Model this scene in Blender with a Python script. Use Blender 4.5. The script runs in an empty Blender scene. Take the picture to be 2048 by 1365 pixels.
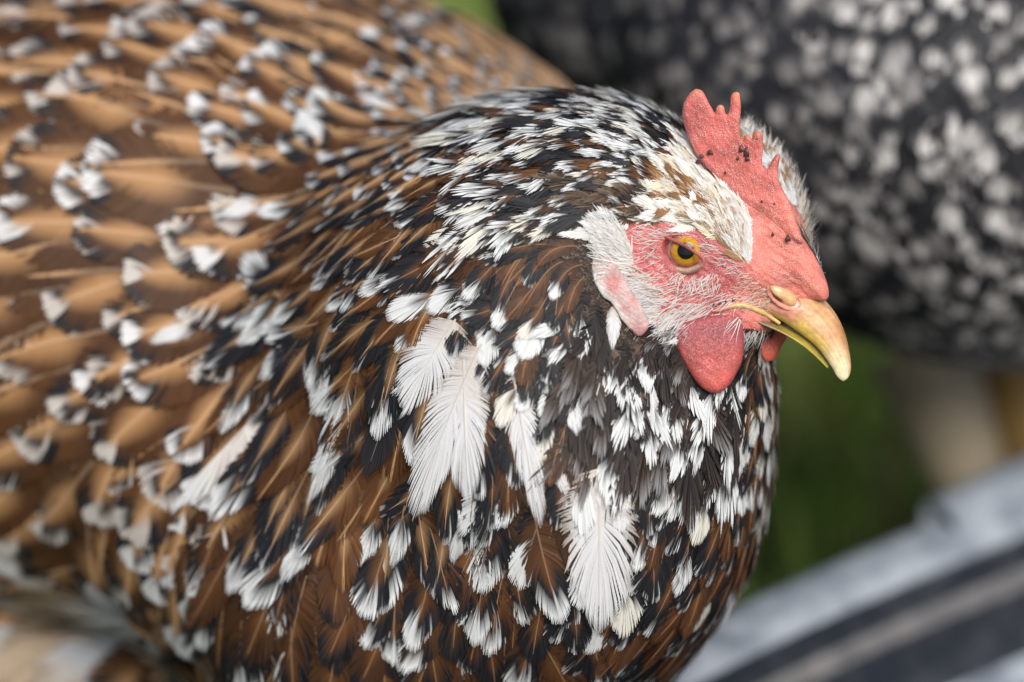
import bpy, math
import numpy as np
from mathutils import Vector
from mathutils.bvhtree import BVHTree

rng = np.random.default_rng(7)
scene = bpy.context.scene
col = scene.collection

# ------------------------------------------------------------------ camera
PITCH = math.radians(28.0)
FOCUS = 1.0
HEAD = np.array([0.0, 0.0, 0.27])
VIEW = np.array([0.0, math.cos(PITCH), -math.sin(PITCH)])
RIGHT = np.array([1.0, 0.0, 0.0])
UP = np.array([0.0, math.sin(PITCH), math.cos(PITCH)])
CAM = HEAD - VIEW * FOCUS
cam_data = bpy.data.cameras.new("camera")
cam = bpy.data.objects.new("camera", cam_data)
col.objects.link(cam)
cam.location = CAM
cam.rotation_euler = (math.pi / 2 - PITCH, 0, 0)
cam_data.sensor_width = 36.0
cam_data.lens = 36.0 / (2048 / 8200.0)
cam_data.clip_start = 0.01
cam_data.clip_end = 1000.0
cam_data.dof.use_dof = True
cam_data.dof.focus_distance = FOCUS - 0.006
cam_data.dof.aperture_fstop = 4.0
scene.camera = cam

# ------------------------------------------------------------------ sky, sun, exposure
SUN_EL, SUN_AZ = math.radians(52), math.radians(162)      # azimuth measured from +Y towards +X
world = bpy.data.worlds.new("World")
scene.world = world
world.use_nodes = True
wn = world.node_tree
bg = wn.nodes["Background"]
sky = wn.nodes.new("ShaderNodeTexSky")
sky.sky_type = 'NISHITA'
sky.sun_disc = False
sky.sun_elevation = SUN_EL
sky.sun_rotation = SUN_AZ
sky.air_density = 1.0
sky.dust_density = 4.0
sky.ozone_density = 0.6
wn.links.new(sky.outputs[0], bg.inputs[0])
bg.inputs[1].default_value = 0.075
sun_data = bpy.data.lights.new("sun", 'SUN')
sun = bpy.data.objects.new("sun", sun_data)
col.objects.link(sun)
sun_data.energy = 2.6
sun_data.angle = math.radians(40)
sun_data.color = (1.0, 0.97, 0.93)
sd_ = Vector((math.sin(SUN_AZ) * math.cos(SUN_EL), math.cos(SUN_AZ) * math.cos(SUN_EL), math.sin(SUN_EL)))
sun.rotation_euler = sd_.to_track_quat('Z', 'Y').to_euler()
vs = scene.view_settings
vs.view_transform = 'Standard'
vs.look = 'None'
vs.exposure = 0.45
vs.gamma = 1.0
vs.use_curve_mapping = False
scene.cycles.use_denoising = True
scene.cycles.max_bounces = 6

# ------------------------------------------------------------------ coordinates
# "layout" coordinates: X right, Y up, D towards the viewer, in centimetres, with the hen's head in the plane D = 0
def cx(px): return (np.asarray(px, float) - 1024.0) / 82.0
def cy(py): return (682.5 - np.asarray(py, float)) / 82.0
def L3(px, py, d=0.0): return np.array([float(cx(px)), float(cy(py)), float(d)])
def to_world(a):
    a = np.asarray(a, float)
    s = (FOCUS - a[..., 2:3] / 100.0)
    return CAM + s * (VIEW + a[..., 0:1] / 100.0 * RIGHT + a[..., 1:2] / 100.0 * UP)
def norm(a):
    a = np.asarray(a, float)
    return a / np.maximum(np.linalg.norm(a, axis=-1, keepdims=True), 1e-9)
def sstep(a, b, x):
    t = np.clip((x - a) / (b - a), 0, 1)
    return t * t * (3 - 2 * t)
def mix(a, b, t):
    t = np.asarray(t)[..., None]
    return np.asarray(a) * (1 - t) + np.asarray(b) * t

# ------------------------------------------------------------------ object helpers
def empty(name, loc, label, cat, group=None):
    o = bpy.data.objects.new(name, None)
    col.objects.link(o)
    o.location = loc
    o.empty_display_size = 0.02
    o['label'] = label
    o['category'] = cat
    if group: o['group'] = group
    return o

def mesh_obj(name, V, F, mat, parent=None, C=None, smooth=True, world=False, origin=None, kind=None, label=None):
    """V in layout coordinates unless world; F an (n,4) or (n,3) int array; C per vertex colour"""
    W = np.asarray(V, float) if world else to_world(V)
    root = parent
    off = np.zeros(3)
    while root is not None:
        off += np.array(root.location)
        root = root.parent
    org = np.zeros(3) if origin is None else np.asarray(origin, float)
    W = W - off - org
    me = bpy.data.meshes.new(name)
    F = np.asarray(F)
    n, k = F.shape
    me.vertices.add(len(W)); me.vertices.foreach_set('co', W.astype(np.float32).ravel())
    me.loops.add(n * k); me.loops.foreach_set('vertex_index', F.astype(np.int32).ravel())
    me.polygons.add(n)
    me.polygons.foreach_set('loop_start', np.arange(0, n * k, k, dtype=np.int32))
    me.polygons.foreach_set('loop_total', np.full(n, k, dtype=np.int32))
    me.polygons.foreach_set('use_smooth', np.full(n, smooth, dtype=bool))
    if C is not None:
        a = me.color_attributes.new('Col', 'FLOAT_COLOR', 'POINT')
        c4 = np.ones((len(W), 4), np.float32); c4[:, :3] = C
        a.data.foreach_set('color', c4.ravel())
    me.update(); me.validate()
    me.materials.append(mat)
    o = bpy.data.objects.new(name, me)
    o.location = org
    col.objects.link(o)
    if parent: o.parent = parent
    if kind: o['kind'] = kind
    if label: o['label'] = label
    return o

# ------------------------------------------------------------------ materials
def new_mat(name):
    m = bpy.data.materials.new(name); m.use_nodes = True
    nt = m.node_tree
    return m, nt, nt.nodes["Principled BSDF"], nt.nodes["Material Output"]
def N(nt, t, **kw):
    n = nt.nodes.new(t)
    for k, v in kw.items():
        if k.startswith('i_'): n.inputs[k[2:]].default_value = v
        else: setattr(n, k, v)
    return n

def feather_mat(name, rough=0.55, trans=0.2, spec=0.25):
    m, nt, b, out = new_mat(name)
    at = N(nt, 'ShaderNodeVertexColor', layer_name='Col')
    nt.links.new(at.outputs[0], b.inputs['Base Color'])
    b.inputs['Roughness'].default_value = rough
    b.inputs['Specular IOR Level'].default_value = spec
    tr = N(nt, 'ShaderNodeBsdfTranslucent')
    nt.links.new(at.outputs[0], tr.inputs[0])
    mx = N(nt, 'ShaderNodeMixShader'); mx.inputs[0].default_value = trans
    nt.links.new(b.outputs[0], mx.inputs[1]); nt.links.new(tr.outputs[0], mx.inputs[2])
    nt.links.new(mx.outputs[0], out.inputs[0])
    return m
M_FEATHER = feather_mat('feather_vane')
M_HAIR = feather_mat('bristle', 0.4, 0.25, 0.35)
M_GRASS = feather_mat('grass_blade', 0.5, 0.3, 0.3)

def skin_mat(name, speck=0.5, sss=0.15, scale=1.0, fold=0.32):
    m, nt, b, out = new_mat(name)
    tc = N(nt, 'ShaderNodeTexCoord')
    at = N(nt, 'ShaderNodeVertexColor', layer_name='Col')
    n1 = N(nt, 'ShaderNodeTexNoise'); n1.inputs['Scale'].default_value = 190 * scale; n1.inputs['Detail'].default_value = 6
    nt.links.new(tc.outputs['Object'], n1.inputs['Vector'])
    r1 = N(nt, 'ShaderNodeMapRange'); r1.inputs[1].default_value = 0.3; r1.inputs[2].default_value = 0.7
    r1.inputs[3].default_value = 0.62; r1.inputs[4].default_value = 1.18
    nt.links.new(n1.outputs[0], r1.inputs[0])
    mul = N(nt, 'ShaderNodeMix', data_type='RGBA', blend_type='MULTIPLY'); mul.inputs[0].default_value = 1.0
    nt.links.new(at.outputs[0], mul.inputs[6]); nt.links.new(r1.outputs[0], mul.inputs[7])
    # pale flaky specks
    v = N(nt, 'ShaderNodeTexVoronoi'); v.inputs['Scale'].default_value = 2500 * scale; v.inputs['Randomness'].default_value = 1.0
    nt.links.new(tc.outputs['Object'], v.inputs['Vector'])
    n2 = N(nt, 'ShaderNodeTexNoise'); n2.inputs['Scale'].default_value = 420 * scale; n2.inputs['Detail'].default_value = 6
    nt.links.new(tc.outputs['Object'], n2.inputs['Vector'])
    lt = N(nt, 'ShaderNodeMapRange'); lt.inputs[1].default_value = 0.50; lt.inputs[2].default_value = 0.22
    lt.inputs[3].default_value = 0.0; lt.inputs[4].default_value = 1.0
    nt.links.new(v.outputs['Distance'], lt.inputs[0])
    l2 = N(nt, 'ShaderNodeMapRange'); l2.inputs[1].default_value = 0.38; l2.inputs[2].default_value = 0.58
    l2.inputs[3].default_value = 0.12; l2.inputs[4].default_value = 1.0
    nt.links.new(n2.outputs[0], l2.inputs[0])
    mm = N(nt, 'ShaderNodeMath', operation='MULTIPLY'); nt.links.new(lt.outputs[0], mm.inputs[0]); nt.links.new(l2.outputs[0], mm.inputs[1])
    m3 = N(nt, 'ShaderNodeMath', operation='MULTIPLY'); nt.links.new(mm.outputs[0], m3.inputs[0]); sepc = N(nt, 'ShaderNodeSeparateColor'); nt.links.new(at.outputs[0], sepc.inputs[0])
    l3 = N(nt, 'ShaderNodeMapRange'); l3.inputs[1].default_value = .2; l3.inputs[2].default_value = .4; l3.inputs[3].default_value = 0; l3.inputs[4].default_value = speck
    nt.links.new(sepc.outputs[0], l3.inputs[0]); nt.links.new(l3.outputs[0], m3.inputs[1])
    mx = N(nt, 'ShaderNodeMix', data_type='RGBA'); nt.links.new(m3.outputs[0], mx.inputs[0])
    nt.links.new(mul.outputs[2], mx.inputs[6]); mx.inputs[7].default_value = (0.86, 0.62, 0.58, 1)
    nt.links.new(mx.outputs[2], b.inputs['Base Color'])
    b.inputs['Roughness'].default_value = 0.46
    b.inputs['Specular IOR Level'].default_value = 0.45
    b.inputs['Subsurface Weight'].default_value = sss
    b.inputs['Subsurface Radius'].default_value = (0.004, 0.0012, 0.0008)
    b.inputs['Subsurface Scale'].default_value = 0.5
    n4 = N(nt, 'ShaderNodeTexNoise'); n4.inputs['Scale'].default_value = 170 * scale; n4.inputs['Detail'].default_value = 4; n4.inputs['Distortion'].default_value = 1.2
    nt.links.new(tc.outputs['Object'], n4.inputs['Vector'])
    bq = N(nt, 'ShaderNodeBump'); bq.inputs['Strength'].default_value = fold; bq.inputs['Distance'].default_value = 0.004
    wv_ = N(nt, 'ShaderNodeTexWave', wave_type='BANDS', bands_direction='DIAGONAL'); wv_.inputs['Scale'].default_value = 210 * scale
    wv_.inputs['Distortion'].default_value = 7.0; wv_.inputs['Detail'].default_value = 3.0; wv_.inputs['Detail Scale'].default_value = .8
    nt.links.new(tc.outputs['Object'], wv_.inputs['Vector'])
    wm = N(nt, 'ShaderNodeMath', operation='MULTIPLY_ADD'); nt.links.new(wv_.outputs['Fac'], wm.inputs[0]); wm.inputs[1].default_value = .13; nt.links.new(n4.outputs[0], wm.inputs[2])
    nt.links.new(wm.outputs[0], bq.inputs['Height'])
    bp = N(nt, 'ShaderNodeBump'); bp.inputs['Strength'].default_value = 0.5; bp.inputs['Distance'].default_value = 0.0006
    nt.links.new(bq.outputs[0], bp.inputs['Normal'])
    ad = N(nt, 'ShaderNodeMath', operation='ADD'); nt.links.new(n2.outputs[0], ad.inputs[0]); nt.links.new(lt.outputs[0], ad.inputs[1])
    nt.links.new(ad.outputs[0], bp.inputs['Height']); nt.links.new(bp.outputs[0], b.inputs['Normal'])
    return m
M_SKIN = skin_mat('hen_skin', 0.55)
M_COMB = skin_mat('comb_skin', 0.6, fold=.2)
M_WATTLE = skin_mat('wattle_skin', 0.12, 0.35, fold=0.14)

def col_mat(name, rough=0.4, spec=0.5, coat=0.0, sss=0.0, bump=0.0, bscale=600):
    m, nt, b, out = new_mat(name)
    at = N(nt, 'ShaderNodeVertexColor', layer_name='Col')
    tc = N(nt, 'ShaderNodeTexCoord')
    n1 = N(nt, 'ShaderNodeTexNoise'); n1.inputs['Scale'].default_value = bscale; n1.inputs['Detail'].default_value = 5
    nt.links.new(tc.outputs['Object'], n1.inputs['Vector'])
    r1 = N(nt, 'ShaderNodeMapRange'); r1.inputs[1].default_value = 0.3; r1.inputs[2].default_value = 0.7
    r1.inputs[3].default_value = 0.82; r1.inputs[4].default_value = 1.14
    nt.links.new(n1.outputs[0], r1.inputs[0])
    mul = N(nt, 'ShaderNodeMix', data_type='RGBA', blend_type='MULTIPLY'); mul.inputs[0].default_value = 1.0
    nt.links.new(at.outputs[0], mul.inputs[6]); nt.links.new(r1.outputs[0], mul.inputs[7])
    nt.links.new(mul.outputs[2], b.inputs['Base Color'])
    b.inputs['Roughness'].default_value = rough
    b.inputs['Specular IOR Level'].default_value = spec
    b.inputs['Coat Weight'].default_value = coat
    b.inputs['Coat Roughness'].default_value = 0.03
    if sss:
        b.inputs['Subsurface Weight'].default_value = sss
        b.inputs['Subsurface Radius'].default_value = (0.003, 0.002, 0.001)
        b.inputs['Subsurface Scale'].default_value = 0.5
    if bump:
        bp = N(nt, 'ShaderNodeBump'); bp.inputs['Strength'].default_value = bump; bp.inputs['Distance'].default_value = 0.0004
        nt.links.new(n1.outputs[0], bp.inputs['Height']); nt.links.new(bp.outputs[0], b.inputs['Normal'])
    return m
M_BEAK = col_mat('beak_horn', 0.32, 0.5, 0.15, 0.2, 0.5, 700)
M_EYE = col_mat('eye_wet', 0.10, 0.3, 0.25, 0, 0, 900)
M_LOBE = skin_mat('earlobe_skin', 0.25, 0.2, scale=1.6, fold=.15)
M_LEG = col_mat('leg_scale', 0.5, 0.4, 0, 0, 0.6, 500)
M_SCAB = col_mat('scab', 0.35, 0.5, 0.1, 0, 0.4, 2500)

# ------------------------------------------------------------------ implicit surfaces
def surface_nets(f, xs, ys, zs):
    nx, ny, nz = f.shape
    s = f < 0
    cnt = np.zeros((nx - 1, ny - 1, nz - 1), np.uint8)
    for i in (0, 1):
        for j in (0, 1):
            for k in (0, 1):
                cnt += s[i:nx - 1 + i, j:ny - 1 + j, k:nz - 1 + k]
    act = (cnt > 0) & (cnt < 8)
    I = np.argwhere(act)
    vid = -np.ones(act.shape, np.int32)
    vid[act] = np.arange(len(I))
    acc = np.zeros((len(I), 3)); num = np.zeros(len(I))
    ax = (xs, ys, zs)
    corners = [(i, j, k) for i in (0, 1) for j in (0, 1) for k in (0, 1)]
    for a in corners:
        for d in range(3):
            if a[d] == 1: continue
            b = list(a); b[d] = 1
            ia = I + np.array(a); ib = I + np.array(b)
            fa = f[ia[:, 0], ia[:, 1], ia[:, 2]]; fb = f[ib[:, 0], ib[:, 1], ib[:, 2]]
            m = (fa < 0) != (fb < 0)
            t = np.where(m, fa / np.where(m, fa - fb, 1), 0)
            p = np.stack([ax[q][ia[:, q]] for q in range(3)], 1).astype(float)
            p[:, d] += t * (ax[d][ib[:, d]] - ax[d][ia[:, d]])
            acc += p * m[:, None]; num += m
    V = acc / np.maximum(num, 1)[:, None]
    faces = []
    for d in range(3):
        sl0 = [slice(None)] * 3; sl1 = [slice(None)] * 3
        sl0[d] = slice(0, -1); sl1[d] = slice(1, None)
        a = s[tuple(sl0)]; b = s[tuple(sl1)]
        e = np.argwhere(a != b)
        u, w = (d + 1) % 3, (d + 2) % 3
        ok = (e[:, u] > 0) & (e[:, w] > 0) & (e[:, u] < act.shape[u]) & (e[:, w] < act.shape[w])
        e = e[ok]
        def q(du, dw):
            x = e.copy(); x[:, u] -= du; x[:, w] -= dw
            return vid[x[:, 0], x[:, 1], x[:, 2]]
        quad = np.stack([q(1, 1), q(0, 1), q(0, 0), q(1, 0)], 1)
        flip = ~a[e[:, 0], e[:, 1], e[:, 2]]
        quad[flip] = quad[flip][:, ::-1]
        faces.append(quad)
    return V, np.concatenate(faces)

def relax(V, F, it=2, lam=0.5):
    for _ in range(it):
        acc = np.zeros_like(V); n = np.zeros(len(V))
        for k in range(4):
            a, b = F[:, k], F[:, (k + 1) % 4]
            for c in range(3):
                acc[:, c] += np.bincount(a, V[b, c], len(V)) + np.bincount(b, V[a, c], len(V))
            n += np.bincount(a, minlength=len(V)) + np.bincount(b, minlength=len(V))
        V = V * (1 - lam) + lam * acc / np.maximum(n, 1)[:, None]
    return V

def smin(a, b, k):
    h = np.clip(0.5 + 0.5 * (b - a) / k, 0, 1)
    return b * (1 - h) + a * h - k * h * (1 - h)

def ellipsoid(G, c, r, frame=None):
    p = [G[0] - c[0], G[1] - c[1], G[2] - c[2]]
    if frame is not None:
        p = [sum(p[i] * fr[i] for i in range(3)) for fr in frame]
    r = (r, r, r) if np.isscalar(r) else r
    k0 = np.sqrt(sum((p[i] / r[i]) ** 2 for i in range(3)))
    k1 = np.sqrt(sum((p[i] / r[i] ** 2) ** 2 for i in range(3)))
    return k0 * (k0 - 1) / np.maximum(k1, 1e-6)

def poly_sd(X, Y, pts):
    d = np.full(X.shape, 1e9); inside = np.zeros(X.shape, bool)
    n = len(pts)
    for i in range(n):
        a, b = pts[i], pts[(i + 1) % n]
        e = b - a
        wx, wy = X - a[0], Y - a[1]
        t = np.clip((wx * e[0] + wy * e[1]) / max(e @ e, 1e-12), 0, 1)
        d = np.minimum(d, (wx - e[0] * t) ** 2 + (wy - e[1] * t) ** 2)
        c = ((a[1] <= Y) & (b[1] > Y)) | ((b[1] <= Y) & (a[1] > Y))
        if abs(e[1]) > 1e-9:
            inside ^= c & (X < a[0] + (Y - a[1]) * e[0] / e[1])
    d = np.sqrt(d)
    return np.where(inside, -d, d)

def smooth_poly(px, closed=True, sub=4):
    p = np.array([[float(cx(a)), float(cy(b))] for a, b in px])
    n = len(p); out = []
    rngi = range(n) if closed else range(n - 1)
    for i in rngi:
        if closed: a, b, c, d = p[i - 1], p[i], p[(i + 1) % n], p[(i + 2) % n]
        else: a, b, c, d = p[max(i - 1, 0)], p[i], p[i + 1], p[min(i + 2, n - 1)]
        for k in range(sub):
            t = k / sub
            out.append(0.5 * ((2 * b) + (c - a) * t + (2 * a - 5 * b + 4 * c - d) * t * t + (3 * b - a - 3 * c + d) * t ** 3))
    if not closed: out.append(p[-1])
    return np.array(out)

# head frame: beak direction, up, and the side that faces the viewer
S_ = norm([-0.38, -0.20, 0.88]); F_ = np.array([0.80, -0.55, 0.22]); F_ = norm(F_ - S_ * (F_ @ S_)); U_ = np.cross(S_, F_)
if U_[1] < 0: U_ = -U_
HF = (F_, U_, S_)

def axis(lo, hi, flo, fhi, fine, coarse):
    a = np.concatenate([np.arange(lo, flo, coarse), np.arange(flo, fhi, fine), np.arange(fhi, hi, coarse)])
    return a.astype(np.float32)
xs = axis(-25, 9, 2.0, 8.3, 0.06, 0.3)
ys = axis(-14, 10, -0.6, 6.5, 0.06, 0.3)
zs = axis(-24, 4.5, -2.6, 2.4, 0.06, 0.3)
G = np.meshgrid(xs, ys, zs, indexing='ij', sparse=True)
def body_field(G):
    f = ellipsoid(G, L3(330, 590, -12.3), (12.4, 8.2, 8.0))                     # trunk with folded wing
    f = smin(f, ellipsoid(G, L3(860, 1130, -6.0), (6.4, 5.4, 5.6)), 3.5)        # breast
    f = smin(f, ellipsoid(G, L3(500, 900, -8.2), (4.6, 4.2, 4.4)), 2.5)
    f = smin(f, ellipsoid(G, L3(110, 1340, -14.0), (4.6, 3.2, 3.6)), 0.6)        # thigh fluff
    f = smin(f, ellipsoid(G, L3(1130, 900, -3.2), (5.0, 6.2, 4.8)), 1.5)        # crop
    f = smin(f, ellipsoid(G, L3(950, 640, -4.2), 4.5), 3.0)
    f = smin(f, ellipsoid(G, L3(1100, 480, -2.6), 3.5), 1.5)
    f = smin(f, ellipsoid(G, L3(1240, 410, -1.5), 2.4), 1.2)
    f = smin(f, ellipsoid(G, L3(1385, 760, -1.6), (1.9, 2.4, 1.9)), 1.0)        # throat
    h = ellipsoid(G, L3(1415, 495, -0.7), (2.1, 1.72, 1.5), HF)                  # skull
    h = smin(h, ellipsoid(G, L3(1350, 560, -0.35), (1.5, 1.25, 1.15), HF), 0.5)  # cheek
    h = smin(h, ellipsoid(G, L3(1525, 553, -0.2), (1.35, 0.92, 0.85), HF), 0.5)  # cere
    h = smin(h, ellipsoid(G, L3(1470, 610, -0.2), (1.1, 0.55, 0.8), HF), 0.4)    # jaw
    h = smin(h, ellipsoid(G, L3(1400, 455, 0.35), (1.1, 0.35, 0.45), HF), 0.35)  # brow
    e1 = norm([.50, -.84, .2]); e2 = norm([.84, .50, 0]); e2 = norm(e2 - e1 * (e1 @ e2)); e3 = np.cross(e1, e2)
    h = smin(h, ellipsoid(G, L3(1500, 395, -1.25), (2.0, 1.08, 1.0), (e1, e2, e3)), 0.3)   # far side of the crown
    h = smin(h, ellipsoid(G, L3(1578, 495, 0.22), (1.6, .42, .50), (norm([.58, -.80, .15]), norm([.8, .58, .1]), norm([-.2, 0, .97]))), 0.35)   # base of the comb
    f = smin(f, h, 0.8)
    return f
f = body_field(G)
EYE = L3(1360, 508, 0.0)
# find the face depth at the eye, then sink a socket there
def field_at(p):
    g = [np.array([[[float(p[i])]]]) for i in range(3)]
    return float(body_field(g)[0, 0, 0])
dd = 3.0
while field_at([EYE[0], EYE[1], dd]) > 0 and dd > -3: dd -= 0.01
EYE[2] = dd
f = np.maximum(f, -ellipsoid(G, EYE - S_ * 0.03, (0.50, 0.33, 0.40), (norm([0.82, -0.5, 0.2]), norm([0.5, 0.82, 0.3]), S_)))
BV, BF = surface_nets(f, xs, ys, zs)
BV = relax(BV, BF, 2, 0.4)
bvh = BVHTree.FromPolygons([tuple(v) for v in BV], [tuple(q) for q in BF])

def surf(px, py, default=0.0):
    x, y = float(cx(px)), float(cy(py))
    h, n, i, d = bvh.ray_cast(Vector((x, y, 40)), Vector((0, 0, -1)))
    if h is None: return np.array([x, y, default]), np.array([0, 0, 1.0])
    return np.array(h), np.array(n)

def in_poly(px, py, poly):
    X, Y = cx(px), cy(py)
    return poly_sd(X, Y, poly)
FACE = smooth_poly([(1262, 462), (1310, 448), (1400, 462), (1470, 510), (1502, 528), (1500, 430), (1462, 388), (1420, 335), (1480, 320), (1530, 335), (1572, 395),
                    (1650, 520), (1680, 640), (1560, 660), (1480, 655), (1400, 652), (1330, 655), (1285, 640), (1262, 590), (1245, 540)], True, 3)

# ------------------------------------------------------------------ the speckled hen
hen_base = to_world(L3(600, 900, -9)); hen_base[2] = 0.0
hen = empty('hen', hen_base, 'large speckled brown, black and white hen with red comb in the foreground', 'hen')
vpx = BV[:, 0] * 82 + 1024; vpy = 682.5 - BV[:, 1] * 82
sdf = poly_sd(BV[:, 0], BV[:, 1], FACE)
skin = (1 - sstep(-0.1, 0.5, sdf))
skin *= sstep(-2.8, -1.8, BV[:, 2])
under = np.array([0.045, 0.028, 0.018])
red = np.array([0.55, 0.115, 0.12])
orange = np.array([0.74, 0.21, 0.16])
fore = sstep(1440, 1530, vpx)
sk = mix(red, orange, fore)
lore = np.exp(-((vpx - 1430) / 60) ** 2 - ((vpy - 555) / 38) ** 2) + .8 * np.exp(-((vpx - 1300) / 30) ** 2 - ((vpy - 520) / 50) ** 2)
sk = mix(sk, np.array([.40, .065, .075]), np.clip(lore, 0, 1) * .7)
tan = (1 - sstep(0.25, 0.75, np.hypot((vpx - 1560) / 82, (vpy - 612) / 82 * 1.5)))
sk = mix(sk, np.array([0.62, 0.33, 0.2]), tan * 0.75)
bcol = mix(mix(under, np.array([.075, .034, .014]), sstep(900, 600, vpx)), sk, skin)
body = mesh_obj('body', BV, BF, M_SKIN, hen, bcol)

def field_mesh(name, fn, lo, hi, h, mat, parent, cfn, it=2, label=None, rough=0.0):
    ax = [np.arange(lo[i] - 2 * h, hi[i] + 2 * h, h).astype(np.float32) for i in range(3)]
    g = np.meshgrid(*ax, indexing='ij')
    V, F = surface_nets(fn(g), *ax)
    V = relax(V, F, it, 0.4)
    if rough:
        w = sum(np.sin(V @ (rng.normal(0, 1, 3) * k) + rng.uniform(0, 6)) / k for k in (4, 6, 9, 13, 19, 27, 38))
        w2 = sum(np.sin(V @ (rng.normal(0, 1, 3) * k) + rng.uniform(0, 6)) / k for k in (4, 6, 9, 13, 19, 27, 38))
        V = V + rough * (w[:, None] * S_ + w2[:, None] * np.array([.8, .5, 0]))
    return mesh_obj(name, V, F, mat, parent, cfn(V), label=label)

def plane_from(p, n):
    return lambda X, Y: p[2] - (n[0] * (X - p[0]) + n[1] * (Y - p[1])) / n[2]

def slab(name, poly, plane, T, mat, parent, cfn, h=0.05, bulge=0.0, label=None, pad=0.5, rough=0.0):
    lo = poly.min(0); hi = poly.max(0)
    def fn(g):
        X, Y, D = g
        s2 = poly_sd(X[:, :, 0], Y[:, :, 0], poly)[:, :, None]
        t = T(X, Y) if callable(T) else T
        pl = plane(X, Y)
        t2 = t + bulge * (1 - np.exp(-np.maximum(-s2, 0) / 0.35))
        q = np.maximum(s2 + t, 0) / t
        w = np.abs(D - pl) / t2
        return (np.sqrt(q ** 2 + w ** 2) - 1) * t
    corners = [plane(np.array(a), np.array(b)) for a in (lo[0], hi[0]) for b in (lo[1], hi[1])]
    return field_mesh(name, fn, (lo[0], lo[1], min(corners) - pad), (hi[0], hi[1], max(corners) + pad), h, mat, parent, cfn, label=label, rough=rough)

# comb
COMB = smooth_poly([(1410, 332), (1393, 308), (1376, 273), (1365, 235), (1366, 209), (1375, 192), (1380, 186), (1385, 182), (1393, 178), (1406, 184), (1416, 203), (1426, 221), (1430, 227),
                    (1432, 216), (1440, 209), (1449, 215), (1451, 228), (1456, 228), (1461, 207), (1463, 189), (1473, 183), (1481, 189), (1482, 226), (1481, 265), (1486, 281),
                    (1490, 270), (1499, 267), (1505, 277), (1508, 264), (1516, 260), (1525, 267), (1528, 290), (1525, 325), (1534, 339), (1546, 317), (1555, 307), (1560, 315), (1556, 341), (1561, 371),
                    (1576, 400), (1590, 432), (1603, 468), (1606, 488), (1580, 490), (1540, 455), (1500, 420), (1460, 390), (1430, 355)], True, 3)
comb_pl = plane_from(L3(1480, 400, 0.15), S_)
def comb_col(V):
    px, py = V[:, 0] * 82 + 1024, 682.5 - V[:, 1] * 82
    c = mix(np.array([0.70, 0.165, 0.145]), orange, sstep(300, 480, py))
    tip = np.zeros(len(V))
    for a, b, r in ((1393, 182, 14), (1440, 212, 14), (1474, 188, 16), (1499, 270, 12), (1516, 264, 10)):
        tip = np.maximum(tip, 1 - sstep(0.3, 1.3, np.hypot(px - a, py - b) / r))
    return mix(c, np.array([0.72, 0.25, 0.13]), tip * 0.8)
comb = slab('comb', COMB, comb_pl, lambda X, Y: 0.115 + 0.12 * sstep(float(cy(320)), float(cy(480)), Y), M_COMB, hen, comb_col, 0.035, 0.03, rough=.05)

# wattles
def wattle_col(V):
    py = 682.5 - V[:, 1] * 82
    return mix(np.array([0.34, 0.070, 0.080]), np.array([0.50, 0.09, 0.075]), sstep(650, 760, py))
WN = smooth_poly([(1346, 660), (1352, 695), (1370, 731), (1389, 761), (1407, 779), (1425, 787), (1443, 784), (1461, 768), (1475, 745), (1484, 725), (1488, 697), (1488, 660), (1484, 630), (1456, 622), (1410, 630), (1360, 640)], True, 4)
WF = smooth_poly([(1498, 662), (1506, 685), (1516, 702), (1530, 722), (1543, 723), (1557, 709), (1564, 692), (1574, 676), (1570, 655), (1530, 640), (1500, 645)], True, 4)
jaw, _ = surf(1430, 635)
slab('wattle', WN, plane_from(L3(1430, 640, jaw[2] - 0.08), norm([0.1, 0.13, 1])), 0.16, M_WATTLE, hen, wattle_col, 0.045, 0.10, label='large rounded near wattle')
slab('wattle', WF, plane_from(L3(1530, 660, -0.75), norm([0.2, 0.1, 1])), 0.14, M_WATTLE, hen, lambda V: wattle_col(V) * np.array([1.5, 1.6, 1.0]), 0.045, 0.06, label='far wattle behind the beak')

# earlobe: pale folded flap with red mottles
EL = smooth_poly([(1186, 505), (1182, 530), (1186, 562), (1203, 592), (1221, 607), (1238, 633), (1266, 667), (1279, 675), (1294, 660), (1296, 640), (1274, 600), (1250, 560), (1228, 520), (1208, 492)], True, 4)
ep, en = surf(1240, 580)
def lobe_col(V):
    px, py = V[:, 0] * 82 + 1024, 682.5 - V[:, 1] * 82
    r = np.exp(-((px - 1228) / 20) ** 2 - ((py - 568) / 26) ** 2) + .8 * np.exp(-((px - 1248) / 9) ** 2 - ((py - 620) / 12) ** 2) + .8 * np.exp(-((px - 1268) / 12) ** 2 - ((py - 600) / 20) ** 2)
    ed = poly_sd(V[:, 0], V[:, 1], EL)
    c = mix(np.array([0.60, 0.42, 0.40]), np.array([0.55, 0.18, 0.18]), sstep(.2, 1.0, r) * .8)
    c = mix(c, np.array([.66, .73, .69]), sstep(-.28, -.05, ed) * sstep(20, -25, px - 1182 - .62 * (py - 526)) * .9)
    return mix(c, np.array([0.52, 0.2, 0.2]), sstep(635, 668, py) * .8)
ep, en = surf(1245, 600)
slab('earlobe', EL, plane_from(L3(1245, 600, ep[2] + 0.14), norm(en + np.array([-.15, 0, .5]))), 0.052, M_LOBE, hen, lobe_col, 0.035, 0.035, pad=1.2, rough=.05)

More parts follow.
